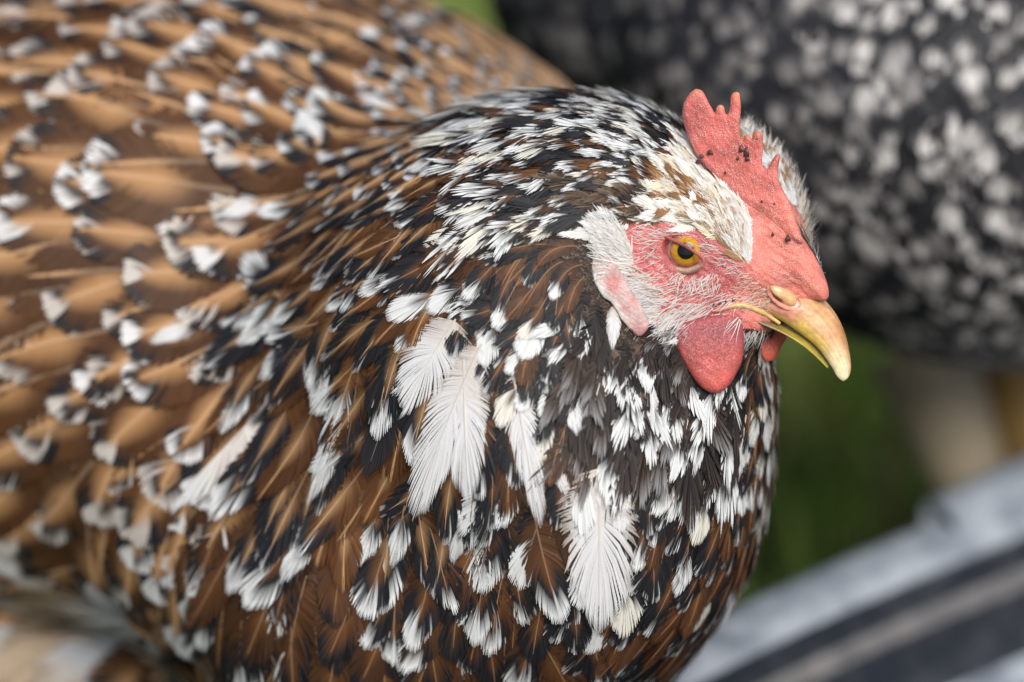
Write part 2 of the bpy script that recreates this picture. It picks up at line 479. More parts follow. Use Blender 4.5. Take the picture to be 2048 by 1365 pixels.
# beak: loft between the culmen and the cutting edge
def loft(name, tops, bots, widths, sdir, dep, mat, parent, cfn, m=28, sharp=1.0, rows=26):
    T = smooth_poly(tops, False, 6); B = smooth_poly(bots, False, 6)
    def res(p):
        s = np.concatenate([[0], np.cumsum(np.linalg.norm(np.diff(p, axis=0), axis=1))]); s /= s[-1]
        t = np.linspace(0, 1, rows)
        return np.stack([np.interp(t, s, p[:, 0]), np.interp(t, s, p[:, 1])], 1)
    T, B = res(T), res(B)
    t = np.linspace(0, 1, rows)
    w = np.interp(t, np.linspace(0, 1, len(widths)), widths)
    dc = np.interp(t, np.linspace(0, 1, len(dep)), dep)
    th = np.linspace(0, 2 * math.pi, m, endpoint=False)
    V = []; TT = []; TH = []
    for i in range(rows):
        C = np.array([*(T[i] + B[i]) / 2, dc[i]])
        hv = np.array([*(T[i] - B[i]) / 2, 0.0])
        for a in th:
            ca, sa = math.cos(a), math.sin(a)
            V.append(C + hv * ca + sdir * w[i] * np.sign(sa) * abs(sa) ** sharp)
            TT.append(t[i]); TH.append(a)
    V = np.array(V)
    F = []
    for i in range(rows - 1):
        for j in range(m):
            F.append((i * m + j, i * m + (j + 1) % m, (i + 1) * m + (j + 1) % m, (i + 1) * m + j))
    n = len(V)
    V = np.vstack([V, V[-m:].mean(0, keepdims=True) + 0.02 * norm(V[-m:].mean(0) - V[-2 * m:-m].mean(0)), V[:m].mean(0, keepdims=True)])
    for j in range(m):
        F.append((n - m + j, n - m + (j + 1) % m, n, n)); F.append(((j + 1) % m, j, n + 1, n + 1))
    TT = np.array(TT + [1, 0]); TH = np.array(TH + [0, 0])
    F = np.array(F)
    tri = F[F[:, 2] == F[:, 3]][:, :3]; quad = F[F[:, 2] != F[:, 3]]
    F3 = np.concatenate([tri, quad[:, [0, 1, 2]], quad[:, [0, 2, 3]]])
    loft.tree = BVHTree.FromPolygons([tuple(v) for v in V], [tuple(q) for q in F3])
    return mesh_obj(name, V, F3, mat, parent, cfn(V, TT, TH))
SB = norm([-0.22, -0.16, 0.95])
def beak_col(V, t, th):
    up = np.cos(th)                      # 1 at the ridge, -1 at the cutting edge
    px, py = V[:, 0] * 82 + 1024, 682.5 - V[:, 1] * 82
    c = mix(np.array([0.68, 0.39, 0.19]), np.array([0.70, 0.51, 0.12]), sstep(0.2, -0.5, up))
    c = mix(c, np.array([0.30, 0.20, 0.15]), sstep(0.3, 0.0, t) * sstep(0.45, 0.9, up) * 0.7)
    c = mix(c, np.array([0.40, 0.17, 0.05]), sstep(0.6, 1.0, up) * sstep(0.35, 0.6, t) * 0.7)
    c = mix(c, np.array([0.78, 0.66, 0.42]), sstep(0.60, 0.86, t) * (1 - 0.7 * sstep(0.5, 1.0, up)))
    c = mix(c, np.array([0.72, 0.62, 0.40]), sstep(0.93, 1.0, t))
    fl = sstep(1622, 1580, px + (py - 620) * .45) * sstep(-.75, -.45, up)
    c = mix(c, np.array([0.68, 0.30, 0.21]), fl)
    streak = np.sin(th * 17 + t * 5) + .7 * np.sin(th * 29 - t * 9 + 1) + .5 * np.sin(th * 47 + t * 3)
    ring = np.sin(t * 60 + 2 * np.sin(th * 3)) * .5 + np.sin(t * 23 + th)
    c = mix(c, np.array([.28, .13, .05]), np.clip(.10 + .10 * ring, 0, .4) * sstep(.9, .2, t))
    return c * (0.97 + 0.085 * streak)[:, None]
beak = loft('beak', [(1606, 566), (1630, 583), (1648, 601), (1671, 630), (1689, 667), (1699, 708), (1702, 738), (1697, 755)],
            [(1484, 606), (1510, 614), (1558, 637), (1594, 661), (1634, 693), (1661, 730), (1674, 753), (1686, 763)],
            [0.56, 0.60, 0.54, 0.46, 0.39, 0.32, 0.24, 0.15, 0.05], SB, [-0.05, 0.05, 0.12, 0.16, 0.2], M_BEAK, hen, beak_col, 72, 0.85, 60)
beak_tree = loft.tree
def low_col(V, t, th):
    c = mix(np.array([0.17, 0.115, 0.055]), np.array([0.40, 0.31, 0.05]), sstep(0.2, 0.65, t))
    return mix(c, np.array([0.6, 0.5, 0.3]), sstep(0.02, -0.3, np.cos(th) + 0.6) * 0.4)
loft('lower_beak', [(1495, 616), (1530, 632), (1575, 655), (1620, 686), (1655, 728)], [(1500, 639), (1531, 650), (1575, 668), (1618, 697), (1657, 737)],
     [0.5, 0.48, 0.42, 0.33, 0.15], SB, [-0.02, 0.05, 0.1, 0.12], M_BEAK, beak, low_col, 20)

def tube(name, pts, rad, mat, parent, C, m=10, label=None):
    pts = np.asarray(pts, float); n = len(pts)
    rad = np.interp(np.linspace(0, 1, n), np.linspace(0, 1, len(rad)), rad)
    tg = norm(np.gradient(pts, axis=0))
    ref = np.array([0.2, 0.9, 0.4])
    b = norm(np.cross(tg, ref)); nn = np.cross(b, tg)
    th = np.linspace(0, 2 * math.pi, m, endpoint=False)
    V = (pts[:, None] + rad[:, None, None] * (np.cos(th)[None, :, None] * nn[:, None] + np.sin(th)[None, :, None] * b[:, None])).reshape(-1, 3)
    F = [(i * m + j, i * m + (j + 1) % m, (i + 1) * m + (j + 1) % m, (i + 1) * m + j) for i in range(n - 1) for j in range(m)]
    return V, np.array(F)

# yellow gape along the corner of the mouth
gp = smooth_poly([(1424, 622), (1440, 621), (1460, 614), (1487, 611), (1510, 619), (1535, 631), (1560, 648)], False, 4)
gp3 = []
for q in gp:
    p, n_ = surf(q[0] * 82 + 1024, 682.5 - q[1] * 82)
    gp3.append(p + n_ * 0.0)
gp3 = np.array(gp3); gp3[:, 2] = np.convolve(np.pad(gp3[:, 2], 3, 'edge'), np.ones(7) / 7, 'valid')
gp3[:, 2] = np.maximum(gp3[:, 2], 0.35)
V, F = tube('gape', gp3, [0.03, 0.06, 0.075, 0.07, 0.04], None, None, None)
tt = np.repeat(np.linspace(0, 1, len(gp3)), 10)
mesh_obj('gape', V, F, M_BEAK, hen, mix(np.array([0.52, 0.2, 0.13]), np.array([0.62, 0.42, 0.16]), sstep(0.15, 0.5, tt)))

# nostril flaps
def blob(name, c, axes, radii, mat, parent, colr, label=None, m=16, k=10, wob=0.0, world=False):
    V = []
    for i in range(k + 1):
        ph = math.pi * i / k
        for j in range(m):
            th = 2 * math.pi * j / m
            w = 1 + wob * math.sin(3 * th + i) * math.sin(ph)
            V.append(np.asarray(c) + sum(np.asarray(axes[q]) * radii[q] * w * s for q, s in enumerate((math.sin(ph) * math.cos(th), math.sin(ph) * math.sin(th), math.cos(ph)))))
    F = [(i * m + j, i * m + (j + 1) % m, (i + 1) * m + (j + 1) % m, (i + 1) * m + j) for i in range(k) for j in range(m)]
    V = np.array(V)
    C = np.tile(np.asarray(colr, float), (len(V), 1)) if np.ndim(colr) == 1 else colr
    return mesh_obj(name, V, F, mat, parent, C, label=label, world=world)
def on_skin(px, py):
    p, n_ = surf(px, py)
    t = norm(F_ - n_ * (F_ @ n_)); return p, n_, t, np.cross(n_, t)
def front(px, py):
    p, n_ = surf(px, py)
    h, nn, i, d = beak_tree.ray_cast(Vector((p[0], p[1], 40)), Vector((0, 0, -1)))
    if h is not None and h[2] > p[2]:
        nn = np.array(nn); return np.array(h), nn if nn[2] > 0 else -nn
    return p, n_
p, n_ = front(1568, 592)
n_ = norm(n_ + np.array([.1, .15, .3]))
td = norm(np.array([0.80, -0.58, 0]) - n_ * (np.array([0.80, -0.58, 0]) @ n_)); tb = np.cross(n_, td)
nv = blob('nostril', p - n_ * 0.03, (td, tb, n_), (0.40, 0.17, 0.12), M_BEAK, hen, np.array([0.70, 0.40, 0.20]), 'tan nostril flap', wob=0.08)
p2, n2_ = front(1556, 596)
blob('slit', p2 + n_ * 0.055 - td * .02, (td, tb, n_), (0.17, 0.03, 0.05), M_SCAB, nv, np.array([0.09, 0.04, 0.025]))
# fleshy fold round the nostril
rp = []
for k in range(25):
    a = math.pi * (0.75 + 1.35 * k / 24)
    rp.append(p + td * 0.47 * math.cos(a) * -1 + tb * 0.24 * math.sin(a) + n_ * -0.01)
V, F = tube('', rp, [.02, .05, .06, .05, .02], None, None, None, 8)
mesh_obj('skin_fold', V, F, M_COMB, hen, np.tile(np.array([.70, .27, .19]), (len(V), 1)))
blob('nostril', L3(1637, 580, 0.1), (norm([0.25, -1, 0]), norm([1, 0.25, 0]), np.array([0, 0, 1.0])), (0.24, 0.1, 0.2), M_BEAK, hen, np.array([0.55, 0.46, 0.1]), 'yellow edge of the far nostril')

# eye
R_E = 0.52
ec = EYE - S_ * (R_E - 0.06)
gz = norm(S_ + np.array([0.32, 0.16, 0.0]))
def cap(name, c, axis_, R, a0, a1, parent, cfn, mat=M_EYE, m=40, k=14):
    a = norm(np.cross(axis_, [0.1, 1, 0.2])); b = np.cross(axis_, a)
    V = []; A = []
    for i in range(k + 1):
        an = a0 + (a1 - a0) * i / k
        for j in range(m):
            th = 2 * math.pi * j / m
            V.append(c + R * (math.cos(an) * axis_ + math.sin(an) * (math.cos(th) * a + math.sin(th) * b))); A.append((an, th))
    F = [(i * m + j, i * m + (j + 1) % m, (i + 1) * m + (j + 1) % m, (i + 1) * m + j) for i in range(k) for j in range(m)]
    A = np.array(A)
    return mesh_obj(name, np.array(V), F, mat, parent, cfn(A[:, 0], A[:, 1]))
eye = cap('eye', ec, gz, R_E, 0.02, 2.6, hen, lambda a, t: np.tile(np.array([0.52, 0.42, 0.30]), (len(a), 1)))
def iris_col(a, t):
    r = (a - 0.34) / (0.86 - 0.34)
    c = mix(np.array([0.40, 0.20, 0.010]), np.array([0.60, 0.32, 0.014]), sstep(0.0, 0.45, r))
    c = mix(c, np.array([0.56, 0.22, 0.10]), sstep(0.45, 0.85, r))
    c = mix(c, np.array([0.10, 0.05, 0.03]), sstep(0.93, 1.0, r))
    return c * (0.85 + 0.16 * np.sin(t * 20) * np.sin(t * 7 + 1) + .10 * np.sin(t * 13 + r * 9))[:, None]
cap('iris', ec, gz, R_E + 0.006, 0.3, 0.86, eye, iris_col)
cap('pupil', ec, gz, R_E + 0.010, 0.0, 0.40, eye, lambda a, t: np.tile(np.array([0.004, 0.005, 0.008]), (len(a), 1)))
LID = smooth_poly([(1315, 474), (1338, 481), (1367, 495), (1392, 511), (1404, 524), (1393, 530), (1372, 537), (1348, 531), (1331, 511), (1319, 490)], True, 4)
lid_pl = plane_from(EYE + S_ * 0.05, norm(S_ + np.array([-0.1, 0.0, 0])))
def lid_fn(g):
    X, Y, D = g
    s2 = poly_sd(X[:, :, 0], Y[:, :, 0], LID)[:, :, None]
    low = sstep(0.1, -0.25, (Y - EYE[1]) + (X - EYE[0]) * 0.55)
    w = 0.05 + 0.03 * low
    return np.sqrt((s2 - w * 0.9) ** 2 + ((D - lid_pl(X, Y)) * 0.8) ** 2) - w
def lid_col(V):
    low = sstep(0.12, -0.12, (V[:, 1] - EYE[1]) + (V[:, 0] - EYE[0]) * 0.5)
    c = mix(np.array([0.42, 0.12, 0.10]), np.array([0.52, 0.33, 0.23]), low)
    inn = poly_sd(V[:, 0], V[:, 1], LID)
    return mix(c, np.array([0.16, 0.08, 0.05]), sstep(0.02, -0.02, inn) * 0.7)
lo = LID.min(0) - 0.3; hi = LID.max(0) + 0.3
field_mesh('eyelid', lid_fn, (lo[0], lo[1], EYE[2] - 0.7), (hi[0], hi[1], EYE[2] + 0.8), 0.03, M_LOBE, eye, lid_col)

# scabs on the comb and forehead
def comb_point(px, py, off=0.13):
    X, Y = float(cx(px)), float(cy(py)); 
    return np.array([X, Y, float(comb_pl(X, Y))]) + S_ * off
for px, py, rx, ry in ((1424, 304, 7, 5), (1407, 311, 5, 4), (1402, 322, 8, 4), (1412, 327, 4, 3), (1486, 297, 5, 7), (1497, 304, 6, 10), (1499, 316, 5, 5), (1480, 315, 3, 4), (1456, 343, 3, 3), (1518, 276, 2, 3)):
    blob('scab', comb_point(px, py, 0.115 + 0.15 * float(sstep(270, 420, py))), (np.array([1.0, 0, 0.4]), np.array([0, 1.0, 0.2]), S_), (rx / 82, ry / 82, 0.03), M_SCAB, hen, rng.uniform(0.8, 1.2) * np.array([0.075, 0.022, 0.028]), m=10, k=6, wob=0.25)
for px, py, rx, ry in ((1587, 472, 6, 7), (1557, 463, 3, 4), (1428, 611, 4, 3), (1440, 607, 4, 3), (1452, 604, 3, 3), (1466, 601, 3, 3), (1535, 398, 3, 3), (1560, 402, 2, 3)):
    p, n_ = surf(px, py)
    pc = comb_point(px, py, 0.36)
    if 1500 < px and py < 500: p = pc if pc[2] > p[2] else p
    blob('scab', p, (np.array([1.0, 0, 0]), np.array([0, 1.0, 0]), np.array([0, 0, 1.0])), (rx / 82, ry / 82, 0.07), M_SCAB, hen, np.array([0.09, 0.03, 0.035]), m=10, k=6, wob=0.25)

# ------------------------------------------------------------------ feathers
WHITE = np.array([0.71, 0.735, 0.74]); CREAM = np.array([0.72, 0.71, 0.64]); BLACK = np.array([0.016, 0.017, 0.021])
BROWN = np.array([0.175, 0.072, 0.024]); DARKBROWN = np.array([0.075, 0.033, 0.015]); SHAFT = np.array([0.55, 0.32, 0.15]); GREY = np.array([0.30, 0.30, 0.31])

class FieldInterp:
    def __init__(s, pts, vals, p=3.0):
        s.p = np.array(pts, float); s.v = np.array(vals, float); s.e = p
    def __call__(s, x, y):
        d = np.hypot(s.p[:, 0] - x, s.p[:, 1] - y) + 8
        w = d ** -s.e
        return (w[:, None] * s.v.reshape(len(s.p), -1)).sum(0) / w.sum()
# lay of the plumage (position on the bird, direction in which the feather points)
FLOW = [(1300, 300, -.95, .2), (1250, 220, -.98, .15), (1450, 430, -.62, .75), (1490, 480, -.5, .85), (1380, 400, -.85, .5), (1310, 400, -.92, .3), (1210, 480, -.75, .55), (1180, 330, -.93, -.15),
        (1100, 350, -.85, -.45), (1000, 280, -.92, -.3), (1080, 200, -.97, .1), (1080, 600, -.5, -.87), (1180, 640, -.25, -.97), (1300, 760, -.12, -1), (1400, 900, -.05, -1), (1540, 850, 0, -1),
        (1540, 1050, -.15, -1), (1450, 1200, -.4, -.9), (1350, 1330, -.5, -.85), (1340, 620, -.92, -.3), (1450, 625, -.8, -.5), (1560, 350, -.1, 1), (1620, 450, .15, 1), (1530, 270, -.4, .8),
        (1000, 900, -.05, -1), (900, 750, -.5, -.87), (700, 850, -.52, -.86), (850, 500, -.82, -.5), (740, 560, -.85, -.45), (900, 1050, -.1, -1), (1200, 1100, 0, -1), (1000, 1300, -.1, -1),
        (1200, 1300, -.2, -.98), (600, 450, -.97, -.1), (300, 450, -1, .02), (150, 520, -1, -.03), (450, 100, -.86, .5), (200, 150, -.9, .4), (800, 100, -.75, .66), (1000, 120, -.6, .8), (700, 200, -.8, .5),
        (550, 250, -.9, .35), (250, 750, -.93, -.35), (500, 850, -.6, -.8), (100, 1000, -.72, -.7), (250, 1050, -.55, -.83), (400, 1120, -.4, -.92), (600, 1250, -.45, -.9), (400, 1290, -.75, -.65),
        (800, 1250, -.25, -.97), (550, 650, -.92, -.35), (100, 800, -.85, -.5), (50, 300, -.97, .2), (650, 1050, -.4, -.9)]
flow_i = FieldInterp([(a, b) for a, b, _, _ in FLOW], [(c, d) for _, _, c, d in FLOW])
SIZE = [(1490, 480, .62), (1420, 430, .75), (1330, 380, .8), (1290, 300, .95), (1250, 220, 1.0), (1180, 300, 1.15), (1100, 350, 1.4), (1080, 200, 1.4), (1000, 300, 1.7), (900, 450, 2.4), (800, 400, 2.6), (1050, 560, 1.7),
        (1180, 620, 1.2), (1300, 720, 1.2), (1240, 850, 1.7), (1400, 800, 1.5), (1400, 950, 1.9), (1540, 800, 1.6), (1530, 1000, 2.0), (1000, 800, 2.7), (850, 700, 3.0), (750, 900, 3.2), (1000, 1000, 3.0),
        (1200, 1100, 2.6), (1420, 1150, 2.2), (1000, 1300, 3.0), (1300, 1300, 2.4), (700, 1250, 3.2), (500, 400, 4.0), (200, 200, 4.2), (200, 600, 4.2), (500, 900, 3.8), (200, 1000, 3.6), (400, 1200, 3.6), (800, 100, 4.4), (1040, 110, 3.6),
        (1560, 350, .8), (1620, 450, .7), (1340, 620, .6), (650, 600, 3.4)]
SIZE = [(a, b, c * (0.74 if c < 1.1 else .88 if c < 2.0 else 0.9 if c < 3.3 else .84)) for a, b, c in SIZE]
size_i = FieldInterp([(a, b) for a, b, _ in SIZE], [c for _, _, c in SIZE])

def tangent(p, n, ang=0.0, target=None):
    px, py = p[0] * 82 + 1024, 682.5 - p[1] * 82
    v = flow_i(px, py) if target is None else target
    v = np.array([v[0], v[1], 0.0])
    if ang:
        c, s = math.cos(ang), math.sin(ang); v = np.array([c * v[0] - s * v[1], s * v[0] + c * v[1], 0])
    t = v - n * (v @ n)
    l = np.linalg.norm(t)
    return t / l if l > 1e-4 else np.array([0, -1.0, 0])

def spine(p0, n0, L, ang=0.0, lift0=0.02, lift1=0.12, K=9, target=None, tree=None, curl=0.0):
    tree = tree or bvh
    P = []; Nn = []
    p, n = np.array(p0, float), np.array(n0, float)
    ds = L / (K - 1)
    for k in range(K):
        s = k / (K - 1)
        P.append(p + n * (lift0 + L * lift1 * s ** 1.3 + curl * L * s ** 3)); Nn.append(n)
        t = tangent(p, n, ang, target)
        q = p + t * ds
        h, nn, i, d = tree.find_nearest(Vector(q))
        p = np.array(h); nn = np.array(nn)
        n = norm(0.65 * n + 0.35 * nn)
    P = np.array(P); Nn = norm(np.array(Nn))
    T = norm(np.gradient(P, axis=0))
    B = norm(np.cross(Nn, T)); Nn = np.cross(T, B)
    return P, T, B, Nn

def feather(sp, L, W, nb, pat, r, rows=4, fray=1.0, cup=0.15, shaft=True, onesided=0, sw=1.0, point=1.0, capy=0.52, tipw=0.3, rootf=0.84, rough=.14):
    """a vane of barbs on both sides of a shaft: returns vertices, quads, colours"""
    P, T, B, Nn = sp
    K = len(P); kk = np.linspace(0, 1, K)
    def at(A, v): return np.stack([np.interp(v, kk, A[..., c]) for c in range(3)], -1)
    Vs, Cs, Fs = [], [], []; base = 0
    t = np.array([0, .5, .85, 1.0]) if rows == 4 else np.array([0, .6, 1.0])
    q = np.linspace(0.10, 1, nb)
    spc = rootf * L * 1.3 / nb
    for sgn in (1, -1):
        if onesided and sgn == -onesided: continue
        ph = r.uniform(0, 6.28, 4)
        wob = 0.45 * np.sin(q * 8 + ph[0]) + 0.3 * np.sin(q * 21 + ph[1]) + 0.3 * np.sin(q * 47 + ph[2])
        split = np.zeros(nb)
        for _ in range(r.poisson(0.9 * fray)):
            split += (r.uniform(.03, .09)) * np.where(q > r.uniform(.3, .95), 1, -1)
        fi = np.clip((q - 0.55) / 0.45, 0, 1) * math.pi / 2
        ye = np.where(q < 0.55, capy * (q / 0.55) ** 0.9, capy + (1 - capy) * np.sin(fi)) * L
        xe = W * np.clip(q / 0.3, 0, 1) ** 0.6 * np.maximum(np.cos(fi), 0) ** point
        xe = np.maximum(xe, 0.02 * W)
        yr = rootf * L * q ** 1.45
        x = xe[:, None] * (1 - (1 - t[None]) ** 1.25)
        y = yr[:, None] + (ye - yr)[:, None] * t[None] ** 1.2
        gx = np.gradient(x, axis=0); gy = np.gradient(y, axis=0)
        dx = np.gradient(x, axis=1); dy = np.gradient(y, axis=1); dl = np.sqrt(dx * dx + dy * dy) + 1e-6
        dx /= dl; dy /= dl
        dot = gx * dx + gy * dy
        hx, hy = gx - dot * dx, gy - dot * dy
        tp = np.interp(t, [0, .5, .85, 1], [.62, .62, .55, tipw * .6])
        hx, hy = hx * tp, hy * tp
        # fraying
        fr = fray * ((0.07 * wob + split * .8) * W + r.normal(0, 0.3, nb) * spc)[:, None] * t[None] ** 1.5
        y = y + fr
        x = x * (1 + (fray * (0.06 * wob + r.normal(0, .035, nb)))[:, None] * t[None])
        z = -cup * x ** 2 / max(W, 1e-3) + fray * (r.normal(0, 0.25 * spc, nb)[:, None] + 0.02 * W * wob[:, None]) * t[None]
        zt = r.normal(0, rough, nb)[:, None] * np.sqrt(hx ** 2 + hy ** 2)
        c = pat(y / L, x / W * sgn, r.normal(0, 1, nb)[:, None], q)
        vv = np.clip(y / L, 0, 1)
        ex = np.maximum(y - L, 0)[..., None]
        Pv = at(P, vv); Tv = at(T, vv); Bv = at(B, vv); Nv = at(Nn, vv)
        pos = Pv + sgn * x[..., None] * Bv + z[..., None] * Nv + ex * Tv
        hv = sgn * hx[..., None] * Bv + hy[..., None] * Tv + zt[..., None] * Nv
        V = np.stack([pos - hv, pos + hv], 2).reshape(-1, 3)
        C = np.repeat(c[:, :, None, :], 2, 2).reshape(-1, 3)
        bi = np.arange(nb)[:, None] * rows * 2 + np.arange(rows - 1)[None] * 2
        qd = np.stack([bi, bi + 1, bi + 3, bi + 2], -1).reshape(-1, 4) + base
        Vs.append(V); Cs.append(C); Fs.append(qd); base += len(V)
    if shaft:
        m = 8
        v = np.linspace(0.0, 0.86, m)
        root = at(P, v) + at(Nn, v) * 0.012; Bv = at(B, v); Nv = at(Nn, v)
        hw = sw * (0.012 + 0.005 * L) * (1 - 0.85 * v ** (1 + sw))
        V = np.stack([root - Bv * hw[:, None], root + Nv * hw[:, None] * 0.8, root + Bv * hw[:, None]], 1).reshape(-1, 3)
        c = pat(v[:, None] * 0.93, np.zeros((m, 1)), np.zeros((m, 1)), v)[:, 0]
        c = c * 0.75 + 0.25 * np.array([0.55, 0.42, 0.3])
        C = np.repeat(c, 3, 0)
        qd = np.concatenate([np.stack([np.arange(m - 1) * 3 + o, np.arange(m - 1) * 3 + o + 1, np.arange(m - 1) * 3 + o + 4, np.arange(m - 1) * 3 + o + 3], 1) for o in (0, 1)]) + base
        Vs.append(V); Cs.append(C); Fs.append(qd)
    return np.concatenate(Vs), np.concatenate(Fs), np.concatenate(Cs)

def spangled(white, black, base, shaftw=0.1, shaftc=SHAFT, wcol=WHITE, pepper=0.15, lobes=True, jit=0.03, asym=0.0, seed=0.0, bwob=0.06):
    """brown feather with a black spangle and a white end"""
    def pat(y, x, j, v):
        ax = np.abs(x)
        wob = bwob * np.sin(x * 7 + seed) + 0.03 * np.sin(x * 17 + seed * 2)
        yw = 1 - white * (1 - 0.35 * ax * ax) + jit * j + wob + asym * x
        yb = yw - black * (0.55 + 0.65 * np.minimum(ax * 2.2, 1) if lobes else 1.0) - 0.4 * wob
        c = np.broadcast_to(base, y.shape + (3,)).copy()
        c = c * (1 + 0.06 * j + 0.12 * np.sin(y * 9 + seed))[..., None]
        pep = np.clip(pepper * (0.5 + 0.7 * j) * sstep(0.1, 0.6, ax), 0, 0.8)
        c = mix(c, BLACK * 1.5, pep)
        if shaftw > 0:
            c = mix(c, shaftc, (1 - sstep(shaftw * 0.5, shaftw * 1.3, ax)) * sstep(0.2, 0.5, y))
        c = mix(c, BLACK * (1 + 0.3 * np.tanh(j))[..., None], sstep(yb - 0.035, yb + 0.035, y) * (1.0 if black > 0 else 0))
        c = mix(c, wcol * np.clip(1 + 0.05 * j, 0.8, 1.1)[..., None], sstep(yw - 0.03, yw + 0.03, y) * (1.0 if white > 0 else 0))
        return np.clip(c, 0.003, 0.85)
    return pat
def plain(c0, tip=None, t0=0.6, jit=0.08):
    def pat(y, x, j, v):
        c = np.broadcast_to(c0, y.shape + (3,)) * (1 + jit * j)[..., None]
        if tip is not None: c = mix(c, tip, sstep(t0, 1.0, y + 0.05 * j))
        return np.clip(c, 0.003, 0.86)
    return pat

def loose_white(c0, c1, edge):
    ph = rng.uniform(0, 6.28)
    def pat(y, x, j, v):
        c = mix(np.broadcast_to(c0, y.shape + (3,)), c1, sstep(.1, .45, y)) * (1 + .03 * j)[..., None]
        e = sstep(.62, 1.0, np.abs(x) + .10 * np.sin(y * 19 + ph) + .06 * j) * (1 - .5 * sstep(.55, .9, y))
        return np.clip(mix(c, edge, e * .8), .003, .86)
    return pat
def zone(px, py, d, n):
    """how a feather at this place on the bird is coloured"""
    r = rng
    s = r.uniform(0, 6.28); u = r.random()
    nz = .5 + .5 * math.sin(px * .034 + 1.7 * math.sin(py * .025)) * math.sin(py * .038 + 1.3 * math.sin(px * .029))
    u2 = float(sstep(.12, .88, .5 * nz + .5 * u))
    if ((px - 1222) / 46) ** 2 + ((py - 490) / 60) ** 2 < 1 and d > -1.5: return 'ear', plain(np.array([.82, .81, .79]), np.array([.85, .85, .85]), .4, .03)
    if px < 1700 and not (px > 1475 and py < 600) and d > -6 and not (px > 1330 and 290 < py < 560): u = u2
    if py > 1225 + .05 * px and px < 300: return 'fluff', plain(np.array([0.40, 0.31, 0.22]) if u < .7 else np.array([0.50, 0.53, 0.58]), np.array([0.42, 0.33, 0.23]), .5, .1)
    if (d < -1.6 and 1380 < px < 1700 and py < 620) or (px > 1475 and py < 600): return 'far', plain(WHITE, np.array([0.4, 0.24, 0.12]), r.uniform(0.55, 1.1))
    if ((px - 1245) / 85) ** 2 + ((py - 400 - .3 * (px - 1245)) / 32) ** 2 < 1 and u < .7:
        return 'head', plain(np.array([0.05, 0.032, 0.022]) * r.uniform(.7, 1.8), np.array([.2, .15, .11]), .75, .3)
    if px > 1375 - .62 * (py - 300) and px < 1530 and 290 < py < 560:                # brow
        def seg(a, b, c, e):
            w = np.array([px - a, py - b], float); v_ = np.array([c - a, e - b], float); k = np.clip(w @ v_ / (v_ @ v_), 0, 1)
            return np.linalg.norm(w - v_ * k)
        if min(seg(1345, 378, 1400, 396), seg(1400, 396, 1442, 425)) < 20 and u < .8: return 'head', plain(np.array([0.36, 0.20, 0.085]), np.array([0.20, 0.10, 0.045]), .5, .2)
        if seg(1415, 450, 1500, 535) < 15 and u < .75: return 'head', plain(np.array([0.30, 0.17, 0.08]), np.array([0.5, 0.34, 0.2]), .7, .2)
        if u < .80: return 'head', plain(np.array([0.82, 0.79, 0.72]), np.array([.85, .85, .84]), 0.4, .05)
        if u < .92: return 'head', plain(np.array([0.76, 0.69, 0.52]), CREAM, 0.7)
        return 'head', plain(np.array([0.14, 0.09, 0.05]), CREAM, 0.6)
    if px > 990 and py < 430 + 0.35 * (px - 990) and d > -4.6:                                # crown and nape
        if u < 0.56: return 'head', spangled(r.uniform(.25, .55), .2, np.array([0.08, 0.045, 0.025]), 0, wcol=WHITE if r.random() < .75 else CREAM, seed=s, lobes=False)
        if u < 0.85: return 'head', plain(BLACK * r.uniform(1, 2), BLACK, .5, .2)
        return 'head', spangled(.1, .3, BROWN * 0.8, 0, seed=s)
    if px > 1150 and 560 < py < 900 and px < 1480:                               # throat
        if u < 0.24: return 'throat', spangled(r.uniform(.3, .55), .25, np.array([0.12, 0.08, 0.06]), 0, seed=s, lobes=False)
        if u < 0.75: return 'throat', plain(np.array([0.022, 0.018, 0.018]), np.array([0.05, 0.036, 0.032]), .6, .25)
        return 'throat', plain(np.array([0.045, 0.03, 0.022]), GREY * .9, .7, .2)
    if (px > 930 and py < 1020 or px > 1130) and d > -6:                                      # foreneck and breast
        if u < (0.33 if px < 1380 else .46): return 'breast', spangled(r.uniform(.22, .5), r.uniform(.25, .4), DARKBROWN * r.uniform(.8, 1.6), .05, BROWN, seed=s, asym=r.normal(0, .05), wcol=WHITE if r.random() < .7 else CREAM)
        if u < 0.80: return 'breast', spangled(0.02, r.uniform(.45, .75), DARKBROWN * r.uniform(.9, 1.8), .07, BROWN, seed=s)
        return 'breast', spangled(0.0, 0.0, DARKBROWN * r.uniform(.8, 1.6), .06, BROWN * 1.2, seed=s, pepper=.35)
    if px > 560 and 330 < py < 1010 and px + 0.35 * py > 780:                    # hackle cape
        if u < 0.26: return 'hackle', spangled(r.uniform(.14, .3), r.uniform(.2, .3), BROWN * r.uniform(.38, .72), .06, SHAFT * .7, seed=s, asym=r.normal(0, .06))
        if u < 0.68: return 'hackle', spangled(0.02, r.uniform(.3, .55), BROWN * r.uniform(.36, .72), .07, SHAFT * .75, seed=s)
        return 'hackle', spangled(0.0, 0.0, BROWN * r.uniform(.42, .80), .06, SHAFT * .75, seed=s, pepper=.3)
    if py > 1000 and px > 420:                                                   # lower breast
        if u < 0.54: return 'breast', spangled(r.uniform(.08, .24), r.uniform(.12, .3), (DARKBROWN * .8 + BROWN * .12) * r.uniform(.6, 1.2), .04, BROWN, seed=s, asym=r.normal(0, .05))
        return 'breast', spangled(0.0, r.uniform(.05, .4), (DARKBROWN * .8 + BROWN * .14) * r.uniform(.6, 1.25), .05, BROWN, seed=s)
    if py > 1240 and px < 330: return 'fluff', plain(np.array([0.30, 0.24, 0.17]) if u < .6 else np.array([0.45, 0.47, 0.50]), np.array([0.33, 0.27, 0.20]), .5, .1)
